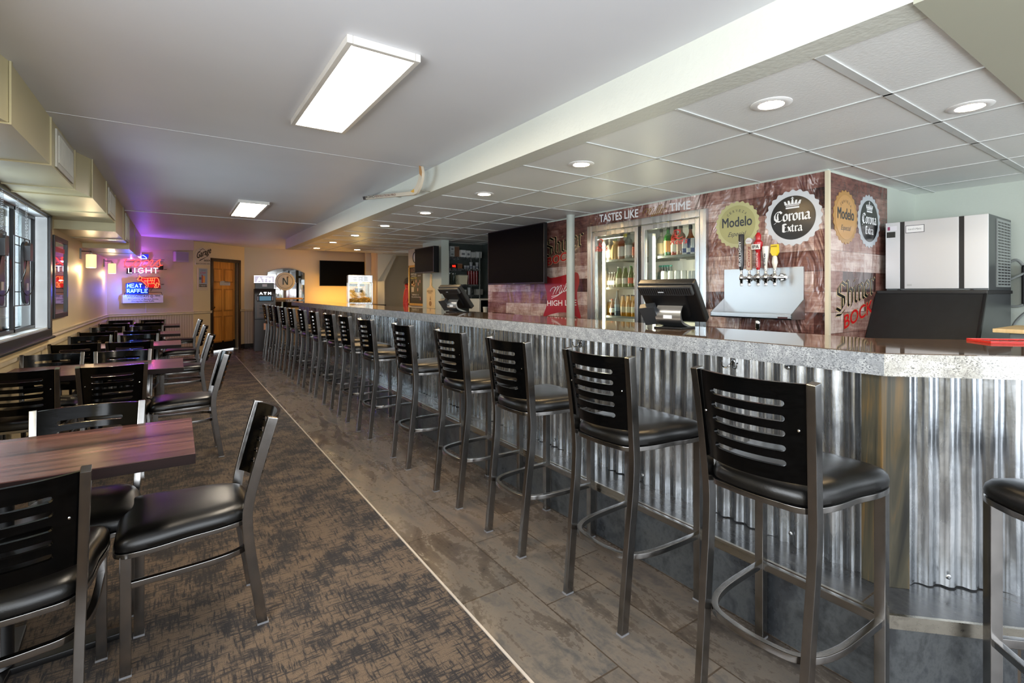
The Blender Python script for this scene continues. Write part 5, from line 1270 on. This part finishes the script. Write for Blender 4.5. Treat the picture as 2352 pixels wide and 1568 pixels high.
o = WMB(); o.box(2.85, 12.95, .93, 3.95, 13.10, .95); ls = empty('added_glow_strip', (3.4, 13.0, .9), 0, 'unseen warm strip added behind the far end of the bar to light the wall', 'lamp')  # hidden glowing strip, added to light the far wall gold
o.build('light_strip', glow('warm_strip', '#ffb850', 15), ls)
m = MB(); m.box(2.83, 12.93, .86, 3.97, 13.12, .93); m.build('glow_strip_housing', M['dgrey'], ls)
m = MB(); m.box(2.83, 12.93, 0, 3.97, 13.12, .86); tag(m.build('side_cabinet', M['dgrey']), 'low cabinet under the added warm strip at the far wall', 'cabinet')
# ------------------------------------------------------------------ cash machine
am = empty('cash_machine', (1.68, 12.78, 0), R(-4), 'dark grey cash machine with a lit ATM sign at the far end of the bar', 'cash machine')
m = L_(); m.box(-.22, -.22, 0, .22, .28, 1.0); m.build('cabinet', M['dgrey'], am, bevel=.01)
m = L_(); m.prism([(-.25, .72), (-.25, 1.28), (-.19, 1.42), (.22, 1.42), (.22, .72)], -.22, .22, Matrix(((0, 0, 1, 0), (1, 0, 0, 0), (0, 1, 0, 0), (0, 0, 0, 1)))); m.build('fascia', M['black'], am, bevel=.012)
m = L_(); m.box(-.17, -.256, 1.13, .17, -.249, 1.27); m.build('screen_surround', M['blackm'], am)
m = L_(); m.box(-.12, -.260, 1.15, .12, -.254, 1.25); m.build('screen', glow('atm_screen', '#3f6e88', .3), am)
m = L_(); put_text(m, Wall((0, -.254, 0), (1, 0, 0)).mat(), 'A T M', -.12, .12, 1.29, .05, bold=.05); m.build('lit_lettering', glow('atm_white', '#f4f8ff', 3.0), am)
for x in (-.15, .15):
    for k in range(4): m = L_(); m.box(x - .012, -.259, 1.155 + k * .025, x + .012, -.255, 1.17 + k * .025); m.build('side_button', P('#b9bdc2'), am)
m = L_(); m.box(-.17, -.256, .76, .17, -.249, 1.09); m.build('lower_panel', P('#4a4039', .35), am)
for z0_, z1_ in ((1.02, 1.05), (.95, .985), (.85, .89)): m = L_(); m.box(-.12, -.259, z0_, .10, -.255, z1_); m.build('slot', M['black'], am)
m = L_(); m.box(-.05, -.29, 1.06, .12, -.25, 1.075); m.build('keypad', P('#8a8d90'), am)
m = L_(); m.box(-.20, -.05, 1.42, .20, .12, 1.56); m.build('topper_box', M['black'], am, bevel=.006)
m = L_(); m.box(-.05, -.055, 1.47, .05, -.05, 1.53); m.build('topper_logo', P('#b9bcc0'), am)
m = L_(); m.box(-.21, 0, 1.565, .21, .015, 1.72); tg = m.build('acrylic_sign', glow('acrylic_sign', '#b9b4c4', .5, '#8a8894'), am)
m = L_()
for b in ((-.215, -.003, 1.56, .215, 0, 1.568), (-.215, -.003, 1.717, .215, 0, 1.725), (-.215, -.003, 1.56, -.207, 0, 1.725), (.207, -.003, 1.56, .215, 0, 1.725)): m.box(*b)
m.build('lit_edge', glow('atm_edge', '#f0f0ff', 2.5), tg)
m = L_(); put_text(m, Wall((0, -.004, 0), (1, 0, 0)).mat(), 'ATM', -.16, .16, 1.59, .09, bold=.05, spacing=1.2); m.build('lit_lettering', glow('atm_white2', '#ffffff', 4.0), tg)
m = L_(); m.box(-.03, -.223, .48, .10, -.220, .63); m.build('paper_notice', P('#e2b896'), am)

# ------------------------------------------------------------------ arched mirror, round sign, ledge
mr = empty('arched_mirror', (2.27, 13.45, 1.0), 0, 'arched wall mirror behind the cash machine', 'mirror')
xa, xb, zs_, zt_ = 1.835, 2.70, 1.83, 1.945
arc = [(xa, .95), (xb, .95), (xb, zs_)] + [(xb - (xb - xa) * i / 16, zs_ + (zt_ - zs_) * (1 - (2 * i / 16 - 1) ** 2)) for i in range(1, 16)] + [(xa, zs_)]
XW = Wall((0, 13.48, 0), (1, 0, 0))
m = MB(); m.prism(arc, 0, .012, XW.mat()); m.build('mirror_glass', M['mirror'], mr)
m = MB(); m.tube([XW.mat() @ Vector((x, z, .010)) for x, z in arc], .006, 8, closed=True, ref=(0, 1, 0)); m.build('mirror_edge', P('#a09c90', .3), mr, smooth=True)
rs = empty('round_sign', (2.235, 13.40, 1.60), 0, 'round cream sign with a dark letter N hung over the arched mirror', 'sign'); X = XW.mat(2.235, 1.612, .02)
m = MB(); m.lathe([(0, 0), (.225, 0), (.225, .03), (.205, .035), (0, .035)], 48, X); m.build('sign_disc', P('#d3cbb0'), rs, smooth=True)
m = MB(); m.lathe([(.172, .035), (.172, .040), (.180, .040), (.180, .035)], 48, X, ring=True); m.build('ring_line', P('#6b6a5c'), rs, smooth=True)
m = MB()
for q in (((-.062, -.085), (-.062, .085), (-.037, .085), (-.037, -.085)), ((.037, -.085), (.037, .085), (.062, .085), (.062, -.085)), ((-.062, .085), (-.03, .085), (.062, -.085), (.03, -.085))): m.prism(list(q), .036, .042, X)
m.build('letter', P('#3c463c'), rs)
m = MB(); m.add([(.06 + .03 * math.cos(k * 2.513), .11 + .03 * math.sin(k * 2.513), .0365) for k in range(5)], [(0, 1, 2, 3, 4)], X); m.build('star', P('#b99a86'), rs)
m = MB(); m.box(1.95, 13.30, 1.165, 2.62, 13.466, 1.20); o = m.build('wooden_ledge', M['pineb'], bevel=.004); tag(o, 'narrow pine ledge below the arched mirror', 'ledge')

# ------------------------------------------------------------------ neon signs on the far left wall
NX = lambda x, y: (270 + x / 11.2, 570 + y / 11.2)
def nz(x, y, c): a, b = WA.uv(*NX(x, y), c); return WA.mat() @ Vector((a, b, c))
red_n = glow('neon_red', '#ff4438', 1.2, '#200808'); blu_n = glow('neon_blue_white', '#8cc8ff', 1.3); wht_n = glow('neon_white', '#eaf4ff', 1.2); ora_n = glow('neon_orange', '#ff8a50', 1.0, '#200c08')
ns = empty('neon_sign', tuple(WA.mat(.6, 1.75, .1).translation), 0, 'lit neon beer sign reading Coors LIGHT in red and white on the purple-lit wall', 'neon sign')
def neon(par, name, mat, strokes, c, r, smooth_=True):
    for st_ in strokes:
        m = MB(); pts_ = [nz(x, y, c) for x, y in st_]
        m.tube(smoothpath(pts_, 5) if smooth_ else pts_, r, 8); m.build(name, mat, par, smooth=True)
neon(ns, 'red_tube', red_n, [[(165, 215), (145, 240), (165, 270), (205, 280)], [(330, 255), (330, 300), (390, 312), (450, 265), (440, 215), (370, 200), (270, 245), (195, 340), (180, 430), (235, 470), (320, 462), (395, 420)],
    [(520, 308), (440, 360), (412, 430), (455, 475), (525, 450), (585, 370), (570, 315), (520, 308)], [(580, 350), (660, 348), (700, 330)], [(745, 305), (665, 355), (625, 430), (665, 475), (745, 450), (805, 370), (790, 315), (745, 305)],
    [(830, 345), (870, 305), (912, 312), (900, 350), (850, 430), (865, 475), (910, 455), (970, 395), (1040, 320), (1110, 295)], [(1085, 305), (1080, 370), (1095, 430), (1060, 475), (985, 455)], [(1100, 442), (1155, 436)]], .12, .0085)
neon(ns, 'mountain_tube', blu_n, [[(610, 180), (572, 215), (535, 262), (590, 270), (640, 268)], [(640, 175), (700, 205), (755, 265), (700, 270), (655, 268)]], .12, .006)
neon(ns, 'white_tube', wht_n, [[(285, 505), (285, 632), (365, 632)], [(445, 505), (445, 635)], [(650, 525), (600, 505), (540, 540), (535, 600), (590, 640), (660, 615), (660, 575), (610, 575)], [(735, 505), (735, 635)], [(870, 505), (870, 635)], [(735, 570), (870, 570)], [(925, 512), (1040, 512)], [(982, 512), (982, 640)]], .12, .0065, False)
def wires(par, lines, c=.10):
    for a_, b_ in lines: m = MB(); m.tube([nz(*a_, c), nz(*b_, c)], .004, 6); m.build('support_wire', M['black'], par)
wires(ns, [((100, 240), (470, 240)), ((800, 298), (1205, 300)), ((160, 480), (1180, 482)), ((160, 340), (1180, 345)), ((225, 525), (1060, 530)), ((225, 630), (1060, 632))])
m = MB(); a_, b_ = WA.uv(*NX(330, 590), .09); m.box(a_ - .04, b_ - .05, .03, a_ + .02, b_ + .04, .10, WA.mat()); m.build('transformer', M['black'], ns)
m = MB(); a_, b_ = WA.uv(*NX(1130, 490), .09); m.box(a_ - .03, b_ - .05, .03, a_ + .03, b_ + .04, .10, WA.mat()); m.build('transformer', M['black'], ns)
m = MB(); m.add([nz(x, y, .095) for x, y in ((505, 165), (795, 150), (800, 210), (775, 290), (515, 290))], [(0, 1, 2, 3, 4)]); m.build('blue_halo_sheet', P('#1f3f8a', .3), ns)  # blue sheet carries the glow halo around the mountain tubes
for a_ in (.35, .95):
    m = MB(); m.tube([WA.mat() @ Vector((a_, 1.80, 0)), WA.mat() @ Vector((a_, 1.80, .1))], .006, 6); m.build('wall_post', M['black'], ns)
nr = empty('neon_sign', tuple(WA.mat(.6, 1.45, .1).translation), 0, 'lit neon sign reading MEAT RAFFLE in blue with a red outlined cow', 'neon sign')
neon(nr, 'cow_tube', ora_n, [[(545, 705), (565, 745), (510, 790), (530, 820), (610, 820)], [(560, 705), (620, 752), (720, 768), (850, 765), (960, 762), (1035, 770), (1068, 850), (1072, 920), (1088, 945)], [(610, 820), (680, 885), (740, 950), (715, 1005), (775, 1005), (785, 910)], [(785, 910), (870, 912), (935, 905), (975, 945), (950, 1010), (1000, 1008), (995, 950), (1005, 880)], [(1020, 890), (1048, 920), (1040, 1000), (1000, 1010)]], .12, .0045)
neon(nr, 'cow_tube', ora_n, [[(632, 760), (605, 808)], [(778, 770), (772, 905)], [(680, 835), (935, 832)], [(855, 772), (855, 830)], [(905, 772), (898, 830)], [(960, 768), (935, 902)], [(880, 850), (880, 892)]], .12, .004, False)
MT = {'M': [[(0, 0), (.05, 1), (.5, .35), (.95, 1), (1, 0)]], 'E': [[(1, 1), (0, 1), (0, 0), (1, 0)], [(0, .5), (.8, .5)]], 'A': [[(0, 0), (.5, 1), (1, 0)], [(.2, .35), (.8, .35)]], 'T': [[(0, 1), (1, 1)], [(.5, 1), (.5, 0)]], 'R': [[(0, 0), (0, 1), (.8, 1), (.8, .5), (0, .5)], [(.4, .5), (1, 0)]], 'F': [[(0, 0), (0, 1), (1, 1)], [(0, .5), (.8, .5)]], 'L': [[(0, 1), (0, 0), (1, 0)]]}
def neon_word(wd, x0, x1, yb, h):
    n = len(wd); w_ = (x1 - x0) / n
    for i, ch in enumerate(wd):
        neon(nr, 'blue_tube', blu_n, [[(x0 + (i + .1 + .72 * p[0]) * w_, yb - h * p[1]) for p in st_] for st_ in MT[ch]], .12, .0065, False)
neon_word('MEAT', 240, 645, 1008, 88); neon_word('RAFFLE', 240, 785, 1140, 88)
m = MB(); m.add([nz(x, y, .095) for x, y in ((210, 905), (430, 870), (660, 880), (700, 960), (800, 1020), (800, 1180), (215, 1180))], [tuple(range(7))]); m.build('blue_halo_sheet', P('#123aa8', .3), nr)  # halo of the blue letters, put into a flat coloured sheet
m = MB(); m.add([nz(x, y, .093) for x, y in ((540, 735), (1075, 735), (1110, 1030), (800, 1010), (660, 900), (560, 840))], [tuple(range(6))]); m.build('red_halo_sheet', P('#b01a28', .3), nr)  # red glow around the cow, painted as a sheet behind it
wires(nr, [((470, 765), (1110, 765)), ((805, 1040), (1115, 1040)), ((190, 1140), (1130, 1132)), ((530, 660), (530, 700)), ((910, 1000), (850, 1110)), ((190, 1140), (165, 1225)), ((1125, 1132), (1155, 1210))])
for a_ in (.42, .9):
    m = MB(); m.tube([WA.mat() @ Vector((a_, 1.50, 0)), WA.mat() @ Vector((a_, 1.50, .1))], .006, 6); m.build('wall_post', M['black'], nr)
def neonlight(px, py, col, pw):
    d_ = bpy.data.lights.new('neon_glow', 'POINT'); d_.energy = pw; d_.color = col; d_.shadow_soft_size = .01
    o_ = bpy.data.objects.new('neon_glow', d_); COL.objects.link(o_); a_, b_ = WA.uv(px, py, .22); o_.location = WA.mat(a_, b_, .22).translation
neonlight(*NX(350, 330), (.7, .08, .8), 1.3); neonlight(*NX(850, 400), (.9, .1, .5), .9); neonlight(*NX(900, 850), (1, .1, .12), .8); neonlight(*NX(350, 1080), (.06, .14, 1), 6); neonlight(*NX(640, 230), (.3, .1, 1), 4)
rb = empty('raffle_board', tuple(WA.mat(.6, 1.27, .05).translation), 0, 'white board under the neon signs reading WEDNESDAYS @ 7PM', 'sign')
c_ = .07; aL, bT = WA.uv(*NX(135, 1200), c_); aR, _ = WA.uv(*NX(1175, 1200), c_); bB = WA.uv(*NX(650, 1405), c_)[1]; bT = WA.uv(*NX(650, 1195), c_)[1]
m = MB(); m.box(aL, bB, .0, aR, bT, c_, WA.mat()); m.build('board', P('#cfcad2', .5), rb, bevel=.002)
for txt, xa_, xb_, yb_, h_ in (('WEDNESDAYS @ 7PM', 232, 1090, 1262, .45), ('$3 Coors Lt. or Banquet Bottles', 275, 1050, 1328, .26), ('During the Meat Raffle', 362, 945, 1380, .26)):
    m = MB(); a0_, b0_ = WA.uv(*NX(xa_, yb_), c_); a1_, _ = WA.uv(*NX(xb_, yb_), c_); put_text(m, WA.mat(0, 0, c_ + .001), txt, a0_, a1_, b0_, (bT - bB) * h_ * .62, bold=.01); m.build('lettering', P('#3a3548'), rb)
m = MB(); m.tube([WA.mat() @ Vector((.62, 1.2, .01)), WA.mat() @ Vector((.62, .9, .02))], .003, 6); m.build('pull_cord', P('#c9bcd0'), rb)
sp = empty('speaker', tuple(WA.mat(1.2, 1.95, .05).translation), 0, 'small pale wall speaker to the right of the neon sign', 'speaker')
a0_, b0_ = WA.uv(402.5, 600.5, .1); a1_, b1_ = WA.uv(436, 579, .1)
m = MB(); m.box(a0_, b0_, .002, a1_ - .02, b1_, .11, WA.mat()); m.build('cabinet', P('#a592a0'), sp, bevel=.01)
m = MB(); m.box(a0_ + .015, b0_ + .02, .11, a1_ - .035, b1_ - .02, .116, WA.mat()); m.build('grille', P('#8d7d8c'), sp, bevel=.003)

# ------------------------------------------------------------------ signs on the angled wall
GZ = lambda x, y: WBd.uv(440 + x / 13.07, 560 + y / 13.07)
gs = empty('wall_sign', tuple(WBd.mat(.2, 1.9, 0).translation), 0, 'cut-out white wall sign reading Garage BEER left of the door', 'sign')
m = MB(); m.prism([GZ(*q) for q in ((105, 630), (100, 490), (84, 440), (82, 320), (100, 230), (150, 175), (205, 185), (215, 140), (320, 100), (400, 150), (440, 158), (540, 118), (578, 150), (572, 280), (520, 350), (553, 440), (550, 640))], 0, .012, WBd.mat()); m.build('sign_panel', P('#cdbfa8'), gs)
def gtext(par, txt, p0, p1, hz, col, c=.0132, bold=0, shear=0, fr=GZ):
    a0_, b0_ = fr(*p0); a1_, b1_ = fr(*p1); h_ = abs(fr(p0[0], p0[1] - hz)[1] - b0_); m = MB(); put_text(m, WBd.mat(0, 0, c), txt, a0_, a1_, b0_, h_, bold=bold, shear=shear, rise=b1_ - b0_); m.build('lettering', P(col), par)
gtext(gs, 'Garage', (140, 440), (575, 265), 190, '#221d1b', bold=.04, shear=.15)
m = MB(); m.prism([GZ(*q) for q in ((215, 520), (230, 480), (470, 370), (360, 440))], .012, .0135, WBd.mat()); m.build('swash', P('#221d1b'), gs)
gtext(gs, 'BEER', (360, 522), (550, 528), 50, '#221d1b', bold=.05); gtext(gs, 'BEER FLAVORED BEER', (120, 605), (540, 615), 34, '#3a3430', bold=.01)
m = MB(); m.add([WBd.mat(0, 0, .0132) @ Vector((*GZ(*q), 0)) for q in ((225, 190), (320, 135), (400, 190), (385, 195), (320, 152), (240, 205))], [tuple(range(6))]); m.build('roof_line', P('#4a423c'), gs)
ps = empty('beer_poster', tuple(WBd.mat(.2, 1.5, 0).translation), 0, 'narrow framed poster with a beer glass and the word Chill, beside the door', 'poster')
def gbox(par, nm, x0_, y0_, x1_, y1_, c0_, c1_, mat):
    a0_, b0_ = GZ(x0_, y1_); a1_, b1_ = GZ(x1_, y0_); m = MB(); m.box(a0_, b0_, c0_, a1_, b1_, c1_, WBd.mat()); return m.build(nm, mat, par)
gbox(ps, 'frame', 165, 722, 470, 1390, 0, .02, P('#cbbba2')); gbox(ps, 'picture', 200, 750, 448, 1200, .02, .021, P('#8e9cae')); gbox(ps, 'black_band', 200, 1215, 435, 1290, .02, .0215, P('#221d1c')); gbox(ps, 'orange_glass', 300, 965, 375, 1160, .021, .022, P('#e0923a')); gbox(ps, 'red_bottle', 275, 930, 312, 1175, .0211, .0225, P('#a83a3a')); gbox(ps, 'blue_splash', 200, 1000, 270, 1070, .0211, .0222, P('#3a5c7c'))
gtext(ps, 'CHOOSE', (250, 805), (390, 805), 28, '#3f4c5e', c=.0222); gtext(ps, 'Chill', (235, 895), (400, 895), 62, '#b8304e', c=.0222, bold=.02, shear=.2); gtext(ps, 'IT MEANS IT', (212, 1270), (425, 1270), 34, '#e8e2da', c=.0222, bold=.02); gtext(ps, 'CERTIFIED SERVICE', (200, 1330), (430, 1330), 14, '#6a625a', c=.0205)

# ------------------------------------------------------------------ left wall: framed picture, sconces, window signs
fp = empty('framed_picture', (-1.06, 7.25, 1.07), 0, 'tall black framed picture behind glass, right of the window', 'picture')
X = WL.mat()
for b in ((6.87, 1.07, 0, 6.92, 1.94, .03), (7.58, 1.07, 0, 7.63, 1.94, .03), (6.92, 1.07, 0, 7.58, 1.12, .03), (6.92, 1.89, 0, 7.58, 1.94, .03)): m = MB(); m.box(*b, X); m.build('frame_rail', M['black'], fp, bevel=.004)
m = MB(); m.box(6.92, 1.12, 0, 7.58, 1.89, .012, X); pm = NT('dark_picture_glass'); nn_ = pm.noise(pm.coord((1, 4, 3)), 1.4, 4, .6); pm.set(Base_Color=pm.ramp(nn_, [(.4, lin('#141218')), (.55, lin('#2e2a33')), (.65, lin('#5a4a4c'))]), Roughness=.03, Specular_IOR_Level=.9, Coat_Weight=1.0, Coat_Roughness=.02); m.build('picture', pm.m, fp)
m = MB(); m.box(6.97, 1.78, .012, 7.53, 1.83, .0125, X); m.build('red_strip', P('#a8202c'), fp)
shade_m = glow('sconce_shade', '#ffdfa6', SHADE_E)
for y, lab in ((8.70, 'nearer wall lamp with a glowing cream cylinder shade on the left wall'), (11.27, 'farther wall lamp with a glowing cream cylinder shade, near the wall corner')):
    t = empty('wall_lamp', (-1.08, y, 1.76), 0, lab, 'wall lamp', 'wall lamps on the left wall')
    m = L_(); m.box(0, -.04, .03, .015, .04, .17); m.build('back_plate', M['grey'], t, bevel=.003)
    m = L_(); m.tube([(.01, 0, .135), (.115, 0, .135), (.115, 0, .10)], .006, 8); m.build('arm', M['black'], t)
    m = L_(); m.lathe([(.02, .095), (.02, .115), (.012, .12)], 14, T(.115, 0, 0)); m.build('holder', M['grey'], t, smooth=True)
    m = L_(); m.lathe([(0, -.085), (.050, -.085), (.056, -.08), (.056, .088), (.05, .095), (0, .095)], 24, T(.115, 0, 0)); m.build('lamp_shade', shade_m, t, smooth=True)
    d_ = bpy.data.lights.new('wall_lamp_bulb', 'POINT'); d_.energy = 3.5; d_.color = (1, .74, .40); d_.shadow_soft_size = .02; o_ = bpy.data.objects.new('wall_lamp_bulb', d_); COL.objects.link(o_); o_.location = (-.965, y, 1.655)
def window_sign(y, lab, redbits):
    t = empty('hanging_sign', (-1.05, y, 1.3), 0, lab, 'hanging sign', 'unlit sign backs hanging in the window')
    for dy in (-.13, .16):
        m = L_()
        for k in range(22): m.tube([(.007 * math.cos(a_), dy + .004 * math.sin(a_) * (k % 2), .50 + k * .0135 + .0085 * math.sin(a_)) for a_ in [i * PI / 4 for i in range(8)]], .0012, 5, closed=True, ref=(0, 1, 0))
        m.build('chain', M['stain'], t)
    m = L_()
    for z in (-.06, .05, .28, .42, .49): m.tube([(0, -.22, z), (0, .26, z)], .004, 6)
    for yy in (-.22, -.08, .10, .26): m.tube([(0, yy, -.06), (0, yy, .49)], .004, 6)
    m.build('wire_frame', M['black'], t)
    m = L_(); m.prism([p.to_2d() for p in smoothpath([(-.10, .42, 0), (.04, .44, 0), (.07, .2, 0), (.06, .0, 0), (.0, -.05, 0), (-.08, 0, 0), (-.12, .2, 0)], 4, True)], .012, .035, Wall((0, 0, 0), (0, 1, 0)).mat()); m.build('sign_back', M['black'], t, bevel=.004)
    m = L_(); m.box(.01, -.10, .30, .07, -.01, .42); m.build('transformer', M['dgrey'], t, bevel=.004)
    m = L_(); m.box(.01, .02, .33, .05, .10, .45); m.build('transformer', M['black'], t, bevel=.004)
    m = L_(); m.tube(smoothpath([(.04, -.05, .30), (.05, -.16, .2), (.03, -.18, .1), (.04, -.02, .02), (.05, .12, .1), (.04, .2, .3)], 5), .004, 6); m.build('cable', M['black'], t, smooth=True)
    m = L_(); m.box(.035, -.02, .06, .038, .03, .12); m.build('sticker', P('#b9ad98'), t)
    if redbits:
        for a_, b_ in ((-.15, .18), (.1, .03), (-.02, .1), (.15, .26)):
            m = L_(); m.tube(smoothpath([(-.02, a_ - .04, b_), (-.02, a_, b_ + .05), (-.02, a_ + .05, b_ - .03)], 4), .009, 8); m.build('red_tube', glow('red_tube_glow', '#ff3030', 3), t, smooth=True)
    return t
window_sign(5.56, 'dark back of a hanging sign on chains at the right of the window', False)
window_sign(4.86, 'dark back of a hanging sign with red glowing bits, at the left edge', True)

# ------------------------------------------------------------------ hockey stick under the ceiling
hs = empty('hockey_stick', (1.72, 4.8, .95), 0, 'old wooden hockey stick fixed high against the beam with its blade up', 'hockey stick')
WH = Wall((1.72, 8, 0), (0, -1, 0))
def hz(x, y): return WH.uv(820 + x / 11.76, 360 + y / 11.76)
top = [(190, 1075), (700, 1020), (1230, 965), (1480, 935), (1560, 880), (1640, 750), (1690, 600), (1712, 440), (1712, 240)]
bot = [(210, 1160), (700, 1110), (1330, 1055), (1560, 1035), (1640, 985), (1720, 820), (1780, 600), (1795, 420), (1765, 260)]
p_ = [hz(*q) for q in top] + [hz(*q) for q in bot[::-1]]
m = MB(); m.prism(p_, -.012, .012, WH.mat()); m.build('shaft_and_blade', P('#cfc5b2'), hs, bevel=.002)
m = MB(); m.prism([hz(*q) for q in ((1712, 245), (1762, 262), (1792, 420), (1780, 540), (1720, 460))], .012, .0135, WH.mat()); m.build('worn_wood', P('#b98a52'), hs)
m = MB(); m.prism([hz(*q) for q in ((1480, 940), (1575, 870), (1580, 960), (1550, 975))], .012, .0135, WH.mat()); m.build('yellow_mark', P('#dba93a'), hs)
m = MB(); m.prism([hz(*q) for q in ((188, 1080), (255, 1070), (262, 1155), (210, 1165))], -.016, .016, WH.mat()); m.build('grip_end', P('#2e2c2a'), hs)
m = MB(); q0, q1 = hz(270, 1125), hz(510, 1108); put_text(m, WH.mat(0, 0, .0135), 'KOHO', q0[0], q1[0], q0[1], .026, bold=.03, rise=q1[1] - q0[1]); m.build('lettering', P('#2e2a28'), hs)
m = MB(); q0, q1 = hz(530, 1102), hz(1080, 1055); put_text(m, WH.mat(0, 0, .0135), 'REVOLUTION PRO', q0[0], q1[0], q0[1], .022, bold=.01, rise=q1[1] - q0[1]); m.build('lettering', P('#7a4a3c'), hs)
m = MB(); q = hz(900, 1060); m.tube([WH.mat() @ Vector((q[0], q[1], 0)), (1.83, 8 - q[0], q[1])], .0035, 8); m.build('mounting_peg', P('#8a8678'), hs)
m = MB(); q = hz(1660, 900); m.tube([WH.mat() @ Vector((q[0], q[1], 0)), (1.83, 8 - q[0], q[1])], .0035, 8); m.build('mounting_peg', P('#8a8678'), hs)
